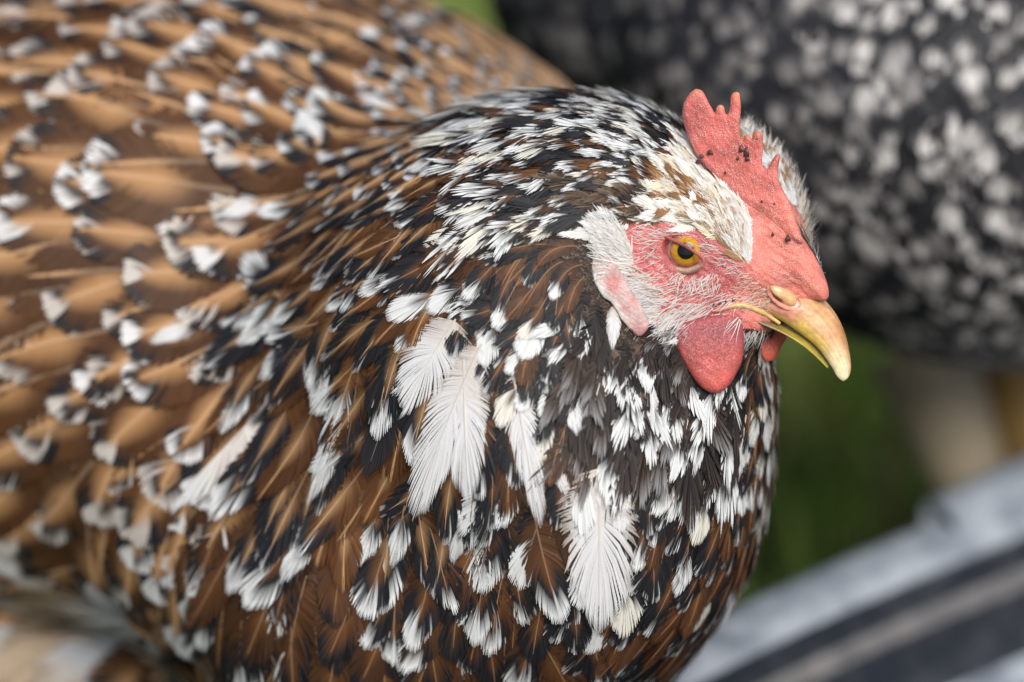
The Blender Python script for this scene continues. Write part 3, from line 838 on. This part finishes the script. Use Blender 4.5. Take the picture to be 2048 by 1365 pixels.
    wt = (0.065 + 0.11 * float(sstep(650, 1100, py)) + r.uniform(0, .05)) * (0.25 if u < .2 else 1)
    if px > 700 and py < 300:                                                    # back behind the neck
        return 'back', spangled(0.03 if u < .75 else .1, r.uniform(.12, .3), BROWN * np.array([.53, .55, .62]) * r.uniform(.8, 1.1), .06, SHAFT, seed=s)
    wc = np.array([0.56, 0.52, 0.48]) if r.random() < .6 else np.array([0.72, 0.72, 0.72])
    return 'back', spangled(wt, r.uniform(.08, .15), BROWN * np.array([.53, .55, .62]) * r.uniform(.7, 1.1), r.uniform(.04, .10), SHAFT * np.array([.95, .9, .85]), wcol=wc, seed=s, asym=r.normal(0, .05), pepper=.10, bwob=.09)

# scatter roots over the skin, denser where the feathers are small
tri_a, tri_b, tri_c, tri_d = (BV[BF[:, k]] for k in range(4))
fn = np.cross(tri_c - tri_a, tri_d - tri_b); area = np.linalg.norm(fn, axis=1) / 2; fnn = norm(fn)
cen = (tri_a + tri_b + tri_c + tri_d) / 4
cpx, cpy = cen[:, 0] * 82 + 1024, 682.5 - cen[:, 1] * 82
ok = (cpx > -300) & (cpx < 1800) & (cpy > -300) & (cpy < 1600) & (fnn[:, 2] > -0.45) & (np.hypot(cpx - 1690, cpy - 750) > 60)
wgt = area * ok
wgt *= np.where(np.hypot(cpx - 1350, cpy - 450) < 500, 9.0, 1.0)
cum = np.cumsum(wgt); cum /= cum[-1]
NC = 60000
pick = np.searchsorted(cum, rng.random(NC))
uu, vv = rng.random((2, NC, 1))
cand = (tri_a[pick] * (1 - uu) + tri_b[pick] * uu) * (1 - vv) + (tri_d[pick] * (1 - uu) + tri_c[pick] * uu) * vv
candn = fnn[pick]
acc_p = np.zeros((9000, 3)); acc_r = np.zeros(9000); roots = []
face_sd = poly_sd(cand[:, 0], cand[:, 1], FACE)
LOBE_EXCL = poly_sd(cand[:, 0], cand[:, 1], EL)
for i in range(NC):
    p = cand[i]; px, py = p[0] * 82 + 1024, 682.5 - p[1] * 82
    if candn[i][2] > -0.05 and face_sd[i] < 0.02 and p[2] > -1.9: continue
    if candn[i][2] > 0 and LOBE_EXCL[i] < 0.15: continue
    if px > 1590 and py > 560 and py < 800 and p[2] > -1.5: continue
    L = float(size_i(px, py)[0])
    rad = (0.28 if L > 3.0 else 0.215) * L if L > 2 else 0.20 * L
    m = len(roots)
    if m and (((acc_p[:m] - p) ** 2).sum(1) < (0.5 * (acc_r[:m] + rad)) ** 2).any(): continue
    acc_p[m] = p; acc_r[m] = rad; roots.append((p, candn[i], L, px, py))
    if m >= 8900: break
print('feather roots', len(roots))

pieces = {}
SHP = {'ear': dict(capy=.30, rootf=.42, tipw=.12), 'head': dict(capy=.30, rootf=.42, tipw=.12), 'far': dict(capy=.30, rootf=.42, tipw=.1), 'throat': dict(capy=.32, rootf=.45, tipw=.12), 'fluff': dict(rootf=.5, tipw=.1),
       'back': dict(rough=.05, sw=2.4), 'breast': dict(capy=.42, rootf=.64, tipw=.18), 'hackle': dict(capy=.40, rootf=.62, tipw=.2)}
def add(kind, V, F, C, show): pieces.setdefault(kind, []).append((V, F, C, show))
for p, n, L, px, py in roots:
    kind, pat = zone(px, py, p[2], n[2])
    L *= rng.uniform(0.88, 1.14)
    if kind in ('head', 'far', 'throat', 'ear'):
        L *= 1.25 if kind != 'ear' else .72; W = L * rng.uniform(.15, .22); nb, rows, lift, fray, pt = 20, 4, .12, 2.6, 1.3
    elif kind == 'fluff': W = L * .3; nb, rows, lift, fray, pt = 24, 3, .12, 2.5, 1.2
    elif kind == 'back': W = L * rng.uniform(.27, .36); nb, rows, lift, fray, pt = 34, 4, .04, .6, .8
    elif kind == 'hackle': W = L * rng.uniform(.17, .23); nb, rows, lift, fray, pt = 40, 4, .07, 1.0, 1.25
    else: W = L * rng.uniform(.19, .26); nb, rows, lift, fray, pt = 44, 4, .08, 1.2, 1.0
    ang = rng.normal(0, {'back': .13, 'head': .30, 'throat': .28}.get(kind, .25))
    sp = spine(p, n, L, ang, 0.01, lift * rng.uniform(.45, 1.9), 7)
    V, F, C = feather(sp, L, W, nb, pat, rng, rows=rows, fray=fray, point=pt, **SHP.get(kind, {}), shaft=kind not in ('fluff', 'head', 'far', 'throat', 'ear'), cup=.09 if kind == 'back' else .12)
    infr = (-60 < px < 2060) and (-60 < py < 1420) and n[2] > 0.05
    add(kind, V, F, C, L * W * n[2] if infr else -1)

# loose white and dark feathers that stand out (root, tip, width/length, white?)
HERO = [((915, 640), (785, 790), .30, 'w'), ((965, 690), (828, 1010), .15, 'w'), ((930, 720), (958, 995), .17, 'w'), ((1022, 720), (1048, 1045), .10, 'w'), ((1195, 930), (1205, 1235), .23, 'w'),
        ((725, 690), (588, 900), .13, 'w'), ((690, 780), (605, 980), .14, 'w'), ((540, 800), (370, 1010), .28, 'w1'), ((1130, 740), (1150, 865), .28, 'w'), ((1410, 830), (1415, 975), .17, 'w'), ((1450, 820), (1458, 985), .17, 'w'),
        ((1490, 830), (1482, 960), .17, 'w'), ((1298, 720), (1285, 850), .18, 'w'), ((1525, 690), (1530, 800), .2, 'w'), ((1520, 900), (1515, 1010), .15, 'w'), ((650, 370), (570, 240), .2, 'w'),
        ((830, 235), (775, 170), .26, 'w'), ((760, 900), (690, 800), .0, ''), ((1090, 900), (1140, 1000), .15, 'w'), ((830, 430), (775, 520), .25, 'w'), ((770, 470), (690, 520), .22, 'w'), ((1230, 610), (1225, 700), .16, 'w'),
        ((720, 740), (665, 890), .26, 'b'), ((800, 770), (735, 930), .24, 'b'), ((1080, 690), (1120, 850), .16, 'b'), ((820, 960), (760, 1110), .2, 'bw'), ((770, 980), (700, 1110), .22, 'bw'), ((930, 1000), (900, 1110), .2, 'bw'),
        ((660, 1000), (560, 1150), .2, 'bw'), ((1190, 970), (1270, 1030), .2, 'w'), ((1100, 1290), (1090, 1330), .3, 'w'), ((1190, 1180), (1210, 1240), .3, 'w'), ((640, 620), (540, 690), .35, 'b'), ((560, 380), (450, 430), .25, 'w'), ((470, 600), (300, 660), .16, 'w')]
for (a, b), (c, d), wr, kd in HERO:
    if not kd: continue
    p, n = surf(a, b)
    q, nq = surf(c, d)
    dirv = norm(np.array([q[0] - p[0], q[1] - p[1]]))
    L = float(np.linalg.norm(q - p)) * 1.03
    if kd == 'w': pat = loose_white(np.array([0.62, 0.58, 0.55]), np.array([.72, .73, .75]), np.array([.30, .22, .17]) if wr > .2 else np.array([.55, .52, .47])) if a > 750 else spangled(rng.uniform(.35, .6), .12, BROWN, .08, SHAFT)
    elif kd == 'w1': pat = plain(np.array([0.70, 0.66, 0.62]), WHITE, .3, .05)
    elif kd == 'b': pat = plain(BLACK * 1.3, BLACK * 1.8, .3, .1)
    else: pat = spangled(.4, .35, BROWN * .7, .06, SHAFT * .7)
    sp = spine(p, n, L, rng.normal(0, .06), 0.13 if wr * L > .45 and a > 750 else .03, .09, 9, target=dirv)
    V, F, C = feather(sp, L, L * wr * 1.0, 90, pat, rng, rows=4, fray=2.0, point=1.45, capy=.36, rootf=.62, tipw=.15, rough=.05, onesided=(1 if kd == 'w1' else 0))
    add('hero', V, F, C, 99)

def joined(lst):
    V = np.concatenate([a[0] for a in lst]); C = np.concatenate([a[2] for a in lst])
    o = np.cumsum([0] + [len(a[0]) for a in lst[:-1]])
    F = np.concatenate([a[1] + k for a, k in zip(lst, o)])
    return V, F, C
rest = []
PART = {'back': 'back_feather', 'hackle': 'hackle_feather', 'breast': 'breast_feather', 'head': 'head_feather'}
groups = {}
for kind, lst in pieces.items():
    nm = {'hero': 'breast'}.get(kind, kind)
    if nm in PART: groups.setdefault(nm, []).extend(lst)
    else: rest += lst
for kind, lst in groups.items():
    lst.sort(key=lambda a: -a[3])
    k = [a for a in lst[:300] if a[3] > 0]
    for V, F, C, sh in k:
        Wc = to_world(V)
        mesh_obj(PART[kind], Wc, F, M_FEATHER, hen, C, world=True)
    rest += lst[len(k):]
V, F, C = joined(rest)
mesh_obj('plumage', V, F, M_FEATHER, hen, C, kind='stuff')

# ------------------------------------------------------------------ bristles and fine filaments on the face
SV, SF, SC = [], [], []; sbase = 0
def strand(p, n, t, L, lift, w, c0, c1, bend=0.0):
    global sbase
    K = 4
    b = np.cross(n, t)
    s = np.linspace(0, 1, K)
    pts = p + s[:, None] * L * t + (lift * L * s ** 0.8 - 0.25 * lift * L * s ** 2)[:, None] * n + (bend * L * s ** 2)[:, None] * b
    hw = w * (1 - s * 0.85)
    V = np.stack([pts - b * hw[:, None], pts + b * hw[:, None]], 1).reshape(-1, 3)
    C = np.repeat(mix(np.tile(c0, (K, 1)), np.tile(c1, (K, 1)), s), 2, 0)
    F = [(2 * i, 2 * i + 1, 2 * i + 3, 2 * i + 2) for i in range(K - 1)]
    SV.append(V); SC.append(C); SF.append(np.array(F) + sbase); sbase += len(V)
def bristle_patch(poly, n, L, lift, w, c0, c1, dirf, spread=0.25, side=1):
    pl = smooth_poly(poly, True, 3)
    lo, hi = pl.min(0), pl.max(0)
    k = 0; tries = 0
    while k < n and tries < n * 12:
        tries += 1
        x, y = rng.uniform(lo[0], hi[0]), rng.uniform(lo[1], hi[1])
        if poly_sd(np.array([x]), np.array([y]), pl)[0] > 0: continue
        h, nn, i, d = bvh.ray_cast(Vector((x, y, 40)), Vector((0, 0, -1)))
        if h is None: continue
        nn = np.array(nn); p = np.array(h)
        px, py = x * 82 + 1024, 682.5 - y * 82
        v = dirf(px, py) if callable(dirf) else dirf
        t = tangent(p, nn, rng.normal(0, spread), v)
        cj = rng.uniform(.8, 1.08)
        strand(p, nn, t, rng.uniform(*L), rng.uniform(*lift), w * rng.uniform(.7, 1.3), np.asarray(c0) * cj, np.asarray(c1) * cj, rng.normal(0, .15)); k += 1
rad_beak = lambda px, py: norm([px - 1620, -(py - 560)])
W2 = (.82, .80, .78)
bristle_patch([(1290, 560), (1400, 575), (1500, 590), (1540, 625), (1470, 610), (1420, 640), (1330, 650), (1280, 620)], 230, (.2, .42), (.12, .4), .012, (.7, .55, .5), W2, lambda a, b: norm([-.88, -.42 - .3 * (b - 600) / 60]), .22)
bristle_patch([(1270, 590), (1350, 600), (1440, 620), (1480, 655), (1400, 668), (1300, 665)], 190, (.35, .7), (.1, .35), .014, (.7, .66, .64), (.86, .86, .86), lambda a, b: norm([-.85, -.5]), .2)
bristle_patch([(1270, 460), (1340, 458), (1410, 480), (1480, 525), (1510, 560), (1470, 550), (1400, 500), (1330, 478), (1290, 500)], 140, (.15, .34), (.15, .45), .011, (.7, .55, .5), W2, lambda a, b: norm([-.9, .12]), .3)
bristle_patch([(1270, 490), (1310, 480), (1325, 520), (1350, 550), (1300, 560), (1260, 540)], 70, (.1, .25), (.3, .6), .012, (.7, .5, .45), W2, lambda a, b: norm([-.9, -.2]), .4)
bristle_patch([(1345, 545), (1400, 552), (1430, 545), (1440, 575), (1380, 575), (1350, 565)], 110, (.12, .3), (.3, .6), .013, (.6, .42, .38), W2, lambda a, b: norm([-.5, -.85]), .4)
bristle_patch([(1500, 560), (1540, 580), (1545, 615), (1480, 600), (1470, 570)], 130, (.08, .2), (.4, .8), .012, (.7, .5, .4), (.8, .7, .6), rad_beak, .4)
bristle_patch([(1460, 640), (1500, 655), (1560, 668), (1520, 690), (1480, 690)], 160, (.3, .6), (.2, .5), .013, (.5, .45, .42), W2, lambda a, b: norm([-.4, -.9]), .3)
bristle_patch([(1335, 632), (1400, 636), (1470, 632), (1478, 645), (1400, 652), (1335, 652)], 150, (.35, .6), (.5, .9), .012, (.68, .62, .6), (.86, .86, .86), lambda a, b: norm([-.65, -.75]), .25)
bristle_patch([(1268, 560), (1295, 570), (1320, 620), (1305, 650), (1285, 620)], 150, (.4, .7), (.35, .7), .014, (.74, .7, .68), (.85, .85, .85), lambda a, b: norm([-.9, -.15]), .25)
# white tuft over the ear
bristle_patch([(1200, 450), (1235, 448), (1258, 480), (1268, 530), (1255, 555), (1230, 545), (1205, 505)], 900, (.3, .6), (.1, .4), .022, (.78, .74, .68), (.84, .84, .84), lambda a, b: norm([-.80, .60 - 1.3 * sstep(500, 580, b)]), .22)
bristle_patch([(1265, 545), (1290, 540), (1335, 590), (1325, 635), (1300, 625), (1280, 590)], 200, (.3, .5), (.2, .5), .016, (.7, .6, .56), (.82, .8, .78), lambda a, b: norm([-.82, .1]), .25)
# brow: long fine filaments swept back towards the crown
bristle_patch([(1290, 400), (1400, 360), (1470, 395), (1502, 440), (1500, 530), (1440, 480), (1360, 450), (1280, 445)], 900, (.35, .7), (.1, .32), .014, (.74, .62, .48), (.86, .85, .82), None, .2)
bristle_patch([(1400, 400), (1460, 420), (1490, 500), (1430, 470)], 60, (.3, .6), (.15, .35), .015, (.36, .2, .09), (.5, .3, .16), None, .2)
# far side of the forehead: spiky outline past the comb
cnt = 0
for i in range(60000):
    if cnt > 900: break
    j = rng.integers(0, len(cen))
    p, n = cen[j], fnn[j]
    if not (1480 < cpx[j] < 1660 and 230 < cpy[j] < 570 and -2.6 < p[2] < 0.0): continue
    if n[2] < -0.6 or n[2] > .45: continue
    cnt += 1
    t = norm(np.array([0.35, 0.75, -.2]) - n * (np.array([0.35, 0.75, -.2]) @ n))
    brown = rng.random() < .18
    strand(p, n, t, rng.uniform(.25, .55), rng.uniform(.3, .9), .02, np.array([.35, .2, .1]) if brown else np.array([.7, .62, .52]), np.array(W2) * (.6 if brown else 1), rng.normal(0, .2))
mesh_obj('bristles', np.concatenate(SV), np.concatenate(SF), M_HAIR, hen, np.concatenate(SC), kind='stuff', label='fine white bristles and filaments on the face')

# water droplet on the forehead
m, nt, b_, out = new_mat('clear_water')
b_.inputs['Transmission Weight'].default_value = 1.0; b_.inputs['Roughness'].default_value = 0.02; b_.inputs['IOR'].default_value = 1.33
dp = L3(1638, 527, 0.25)
d_o = blob('water_droplet', dp, (np.array([1.0, 0, 0]), np.array([0, 1.0, 0]), np.array([0, 0, 1.0])), (.075, .065, .07), m, None, np.array([1, 1, 1.0]))
d_o['label'] = "tiny clear water droplet on the brown hen's forehead"; d_o['category'] = 'droplet'

# ------------------------------------------------------------------ legs (world coordinates)
def shank(parent, top, foot, r0, r1, colr, heading):
    top = np.array(top); foot = np.array(foot)
    pts = np.stack([top + (foot - top) * s + np.array([0.004 * math.sin(s * 3.14), 0, 0]) for s in np.linspace(0, 1, 14)])
    V, F = tube('', pts, [r0 * 1.6, r0, r1, r1 * 1.15], None, None, None, 14)
    z = np.repeat(np.linspace(0, 1, 14), 14)
    C = np.tile(np.asarray(colr), (len(V), 1)) * (0.85 + 0.2 * np.sin(z * 60))[:, None]
    leg = mesh_obj('leg', V, F, M_LEG, parent, C, world=True)
    for a, l in ((-0.55, .045), (0.0, .055), (0.55, .045), (math.pi, .022)):
        d = np.array([math.cos(heading + a), math.sin(heading + a), 0])
        s = np.linspace(0, 1, 9)
        pt = foot + s[:, None] * l * d + np.stack([0 * s, 0 * s, 0.006 * np.sin(s * 3.1) * (1 - s) + 0.004 - 0.004 * s ** 4], 1)
        V, F = tube('', pt, [r1 * .95, r1 * .7, r1 * .55, r1 * .15], None, None, None, 8)
        mesh_obj('toe', V, F, M_LEG, leg, np.tile(np.asarray(colr), (len(V), 1)), world=True)
for px, d in ((560, -11), (420, -17)):
    tp = to_world(L3(px, 1300, d)); ft = tp.copy(); ft[2] = 0.004; ft[0] += 0.015
    shank(hen, tp, ft, .008, .006, (.5, .36, .14), 0.1)

# ------------------------------------------------------------------ the barred hen behind
h2b = to_world(L3(2000, 400, -26)); h2b[2] = 0
hen2 = empty('hen', h2b, 'black and white barred hen standing blurred behind the brown hen', 'hen')
x2 = np.arange(-3, 24, .4).astype(np.float32); y2 = np.arange(-3, 18, .4).astype(np.float32); z2 = np.arange(-38, -6, .4).astype(np.float32)
G2 = np.meshgrid(x2, y2, z2, indexing='ij', sparse=True)
f2 = ellipsoid(G2, L3(2010, 180, -17.5), (8.0, 6.6, 8.5))
f2 = smin(f2, ellipsoid(G2, L3(1620, 120, -16), (4.8, 4.6, 5.0)), 2.0)
f2 = smin(f2, ellipsoid(G2, L3(1290, -50, -21), (3.8, 3.6, 4.0)), 1.5)
V2, F2 = surface_nets(f2, x2, y2, z2); V2 = relax(V2, F2, 3)
mesh_obj('body', V2, F2, M_SKIN, hen2, np.tile(np.array([.02, .02, .022]), (len(V2), 1)))
bvh2 = BVHTree.FromPolygons([tuple(v) for v in V2], [tuple(q) for q in F2])
FLOW2 = FieldInterp([(1100, 50), (1300, 100), (1500, 150), (1550, 400), (1700, 500), (1750, 200), (1900, 100), (1900, 450), (2048, 200), (2048, 600)],
                    [(.35, -.93), (.45, -.9), (.6, -.8), (.6, -.8), (.5, -.85), (.15, -1), (-.2, -1), (.1, -1), (-.3, -.95), (-.1, -1)])
def barred(bars, seed, bright):
    def pat(y, x, j, v):
        ph = (1 - y) * bars * 6.283 + seed + 0.5 * np.abs(x) + 0.2 * j
        w = sstep(0.25, 0.75, np.sin(ph)) * (1 - sstep(.3, .75, np.abs(x)))
        return np.clip(mix(np.broadcast_to(BLACK * 1.25, y.shape + (3,)), np.broadcast_to(np.array([.60, .585, .57]) * bright, y.shape + (3,)), w), .003, .8)
    return pat
a_, b_2, c_, d_2 = (V2[F2[:, k]] for k in range(4))
fn2 = np.cross(c_ - a_, d_2 - b_2); ar2 = np.linalg.norm(fn2, axis=1); fn2 = norm(fn2); ce2 = (a_ + b_2 + c_ + d_2) / 4
ok2 = (fn2[:, 2] > -.3) & (ce2[:, 0] < 15) & (ce2[:, 1] < 11)
cum2 = np.cumsum(ar2 * ok2); cum2 /= cum2[-1]
acc2 = []; feats2 = []
save_flow = flow_i
flow_i = FLOW2
for i in np.searchsorted(cum2, rng.random(14000)):
    p = ce2[i] + rng.normal(0, .1, 3)
    if acc2 and (((np.array(acc2) - p) ** 2).sum(1) < 0.57 ** 2).any(): continue
    acc2.append(p)
    px, py = p[0] * 82 + 1024, 682.5 - p[1] * 82
    L = rng.uniform(1.7, 3.0)
    sp = spine(p, fn2[i], L, rng.normal(0, .15), .02, .07, 6, tree=bvh2)
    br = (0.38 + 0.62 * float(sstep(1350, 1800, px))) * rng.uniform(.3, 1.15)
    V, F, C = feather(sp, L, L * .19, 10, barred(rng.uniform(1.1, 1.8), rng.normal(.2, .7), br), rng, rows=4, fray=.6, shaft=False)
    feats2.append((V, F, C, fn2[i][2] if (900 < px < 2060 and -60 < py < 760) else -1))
flow_i = save_flow
feats2.sort(key=lambda a: -a[3])
k2 = [a for a in feats2[:300] if a[3] > 0]
for V, F, C, s in k2: mesh_obj('feather', V, F, M_FEATHER, hen2, C)
V, F, C = joined(feats2[len(k2):])
mesh_obj('plumage', V, F, M_FEATHER, hen2, C, kind='stuff')
print('barred feathers', len(feats2))
for px0, px1, d, lc in ((1835, 1920, -26, (.46, .39, .27)), (2030, 2052, -27.5, (.36, .23, .07))):
    tp = to_world(L3(px0, 690, d)); ft = to_world(L3(px1, 950, d)); ft = tp + (ft - tp) * (tp[2] - .004) / (tp[2] - ft[2])
    shank(hen2, tp, ft, .0105, .0085, lc, -1.8)

# ------------------------------------------------------------------ round feed tub
ZR = 0.135
def on_plane(px, py, z):
    r = VIEW + float(cx(px)) / 100 * RIGHT + float(cy(py)) / 100 * UP
    return CAM + r * (z - CAM[2]) / r[2]
A_ = on_plane(1469, 1208, ZR)[:2]; B_ = on_plane(1856, 1040, ZR)[:2]; C_ = on_plane(1654, 1119, ZR)[:2]
RT = 1.0
hd = np.linalg.norm(B_ - A_) / 2
ch = (B_ - A_) / (2 * hd); nrm = np.array([ch[1], -ch[0]])          # nrm points into the tub
EA, EB, PH = 0.46, 0.18, math.radians(112)
t0 = np.array([-EA * math.sin(PH), EB * math.cos(PH)]); t0 /= np.linalg.norm(t0)     # local tangent
ang = math.atan2(-ch[1], -ch[0]) - math.atan2(t0[1], t0[0])
AX = np.array([math.cos(ang), math.sin(ang)]); AY = np.array([-math.sin(ang), math.cos(ang)])
tc = C_ - AX * EA * math.cos(PH) - AY * EB * math.sin(PH)
def oval(r, phi):
    """a point r - RT outside the oval rim line"""
    k = (r - RT) if r > RT - .2 else None
    if k is None:
        return tc + AX * (EA - .08) * math.cos(phi) * r + AY * (EB - .08) * math.sin(phi) * r
    n = np.array([math.cos(phi) / EA, math.sin(phi) / EB]); n /= np.linalg.norm(n)
    return tc + AX * (EA * math.cos(phi) + k * n[0]) + AY * (EB * math.sin(phi) + k * n[1])
tub = empty('feed_tub', (tc[0], tc[1], 0), 'dark rubber feed tub with scuffed pale grey rim at lower right', 'tub')
def tub_mat(name, c0, c1, s0, s1, lo, hi, rough):
    m, nt, b, out = new_mat(name)
    tcn = N(nt, 'ShaderNodeTexCoord')
    n1 = N(nt, 'ShaderNodeTexNoise'); n1.inputs['Scale'].default_value = s0; n1.inputs['Detail'].default_value = 6; n1.inputs['Roughness'].default_value = .65
    nt.links.new(tcn.outputs['Object'], n1.inputs['Vector'])
    r = N(nt, 'ShaderNodeMapRange'); r.inputs[1].default_value = lo; r.inputs[2].default_value = hi
    nt.links.new(n1.outputs[0], r.inputs[0])
    mx = N(nt, 'ShaderNodeMix', data_type='RGBA'); nt.links.new(r.outputs[0], mx.inputs[0])
    mx.inputs[6].default_value = (*c0, 1); mx.inputs[7].default_value = (*c1, 1)
    nt.links.new(mx.outputs[2], b.inputs['Base Color'])
    b.inputs['Roughness'].default_value = rough
    bp = N(nt, 'ShaderNodeBump'); bp.inputs['Strength'].default_value = .4; bp.inputs['Distance'].default_value = .002
    nt.links.new(n1.outputs[0], bp.inputs['Height']); nt.links.new(bp.outputs[0], b.inputs['Normal'])
    return m
M_RIM = tub_mat('scuffed_rim', (.10, .125, .16), (.33, .365, .41), 70, 0, .3, .65, .55)
M_WALL = tub_mat('tub_wall', (.018, .023, .032), (.06, .066, .075), 90, 0, .45, .75, .45)
M_LEDGE = tub_mat('tub_ledge', (.08, .08, .085), (.17, .165, .165), 90, 0, .35, .7, .5)
def lathe(name, prof, mat, parent, m=200):
    th = np.linspace(0, 2 * math.pi, m, endpoint=False)
    V = np.array([[*oval(r, t), z] for r, z in prof for t in th])
    n = len(prof)
    F = [(i * m + j, i * m + (j + 1) % m, (i + 1) * m + (j + 1) % m, (i + 1) * m + j) for i in range(n - 1) for j in range(m)]
    return mesh_obj(name, V, F, mat, parent, world=True)
lathe('rim', [(RT - .001, ZR - .014), (RT, ZR - .005), (RT - .0015, ZR - .001), (RT - .005, ZR), (RT - .0155, ZR), (RT - .0185, ZR - .0015), (RT - .0195, ZR - .004)], M_RIM, tub)
lathe('wall', [(RT - .0193, ZR - .0035), (RT - .0205, ZR - .0145)], M_WALL, tub)
lathe('ledge', [(RT - .0205, ZR - .014), (RT - .0212, ZR - .0152), (RT - .0232, ZR - .0156), (RT - .0255, ZR - .0172)], M_LEDGE, tub)
lathe('lower_wall', [(RT - .0253, ZR - .0168), (RT - .0275, ZR - .040)], M_WALL, tub)
lathe('lower_ledge', [(RT - .0273, ZR - .0395), (RT - .0285, ZR - .0415), (RT - .034, ZR - .042), (RT - .036, ZR - .044)], M_RIM, tub)
lathe('floor', [(RT - .0358, ZR - .0435), (RT - .042, .03), (0.40, .022), (.0005, .022)], M_WALL, tub)
lathe('outer_wall', [(RT - .0015, ZR - .013), (RT - .012, .02), (RT - .02, .0), (0.5, .0), (0.0005, .0)], M_WALL, tub)
# carrying lug on the rim
P0 = on_plane(1872, 1037, ZR)[:2]; a0 = min(np.linspace(0, 6.283, 2000), key=lambda a: np.linalg.norm(oval(RT, a) - P0))
VV = []; ring = [(-.008, -.012), (-.0074, .006), (-.006, .009), (-.002, .0105), (.003, .0105), (.0065, .009), (.008, .006), (.008, -.012)]
nr = len(ring); AR = np.linspace(a0, a0 - .26, 24)
for i, a in enumerate(AR):
    e = min(1.0, .55 + .45 * math.sin(min(i, 23 - i) / 5 * 1.57) if min(i, 23 - i) < 5 else 1.0)
    dip = .0032 * math.sin(i / 23 * math.pi * 2 + .3)
    for r, z in ring:
        VV.append([*oval(RT - .004 + r * (.8 + .2 * e), a), ZR + (z * e - (dip if z > 0 else 0))])
FF = [(i * nr + j, i * nr + (j + 1) % nr, (i + 1) * nr + (j + 1) % nr, (i + 1) * nr + j) for i in range(23) for j in range(nr)]
o_ = 23 * nr
FF += [(0, 1, 2, 3), (0, 3, 4, 5), (0, 5, 6, 7), (o_ + 3, o_ + 2, o_ + 1, o_), (o_ + 5, o_ + 4, o_ + 3, o_), (o_ + 7, o_ + 6, o_ + 5, o_)]
mesh_obj('handle', np.array(VV), np.array(FF), M_RIM, tub, world=True)

# ------------------------------------------------------------------ ground and grass
m, nt, b_, out = new_mat('soil_turf')
tcn = N(nt, 'ShaderNodeTexCoord')
n1 = N(nt, 'ShaderNodeTexNoise'); n1.inputs['Scale'].default_value = 14; n1.inputs['Detail'].default_value = 8
nt.links.new(tcn.outputs['Object'], n1.inputs['Vector'])
r = N(nt, 'ShaderNodeMapRange'); r.inputs[1].default_value = .35; r.inputs[2].default_value = .65
nt.links.new(n1.outputs[0], r.inputs[0])
mx = N(nt, 'ShaderNodeMix', data_type='RGBA'); nt.links.new(r.outputs[0], mx.inputs[0])
mx.inputs[6].default_value = (.035, .05, .015, 1); mx.inputs[7].default_value = (.075, .11, .03, 1)
nt.links.new(mx.outputs[2], b_.inputs['Base Color']); b_.inputs['Roughness'].default_value = .9
g = 400.0
gr = mesh_obj('ground', np.array([(-g, -g, 0), (g, -g, 0), (g, g, 0), (-g, g, 0)]), [(0, 1, 2, 3)], m, None, world=True)
gr['kind'] = 'structure'; gr['label'] = 'green turf ground under the hens'
NB = 42000
gx = rng.uniform(-.75, .75, NB); gy = rng.uniform(-.25, 1.7, NB)
lx = (gx - tc[0]) * AX[0] + (gy - tc[1]) * AX[1]; ly = (gx - tc[0]) * AY[0] + (gy - tc[1]) * AY[1]
keep = (lx / EA) ** 2 + (ly / EB) ** 2 > 1.08
gx, gy = gx[keep], gy[keep]; NB = len(gx)
clump = np.sin(gx * 31 + 2 * np.sin(gy * 17)) * np.sin(gy * 23 + 1.3)
hh = rng.uniform(.02, .085, NB) * (1 + .35 * clump); az = rng.uniform(0, 6.28, NB); ln = rng.uniform(.2, .9, NB)
s = np.array([0, .4, .75, 1.0])
dirx, diry = np.cos(az), np.sin(az)
pos = np.stack([gx[:, None] + dirx[:, None] * hh[:, None] * ln[:, None] * s ** 2, gy[:, None] + diry[:, None] * hh[:, None] * ln[:, None] * s ** 2, hh[:, None] * s * (1 - .25 * ln[:, None] * s)], -1)
az2 = rng.uniform(0, 6.28, NB)
wv = np.stack([np.cos(az2), np.sin(az2), 0 * az2], -1)[:, None] * (0.0024 * np.array([1, .9, .6, .05]))[None, :, None]
V = np.stack([pos - wv, pos + wv], 2).reshape(-1, 3)
gi = np.arange(NB)[:, None] * 8 + np.arange(3)[None] * 2
F = np.stack([gi, gi + 1, gi + 3, gi + 2], -1).reshape(-1, 4)
gc = mix(np.tile([.04, .08, .018], (NB, 1)), np.tile([.34, .48, .10], (NB, 1)), np.clip(rng.random(NB) * .6 + .1 + .45 * clump, 0, 1))
dry = rng.random(NB) < .1
gc[dry] = [.26, .2, .09]
C = np.repeat(gc, 8, 0)
gro = mesh_obj('grass', V, F, M_GRASS, None, C, world=True, kind='stuff')
gro['label'] = 'short green grass growing behind the hens'; gro['category'] = 'grass'
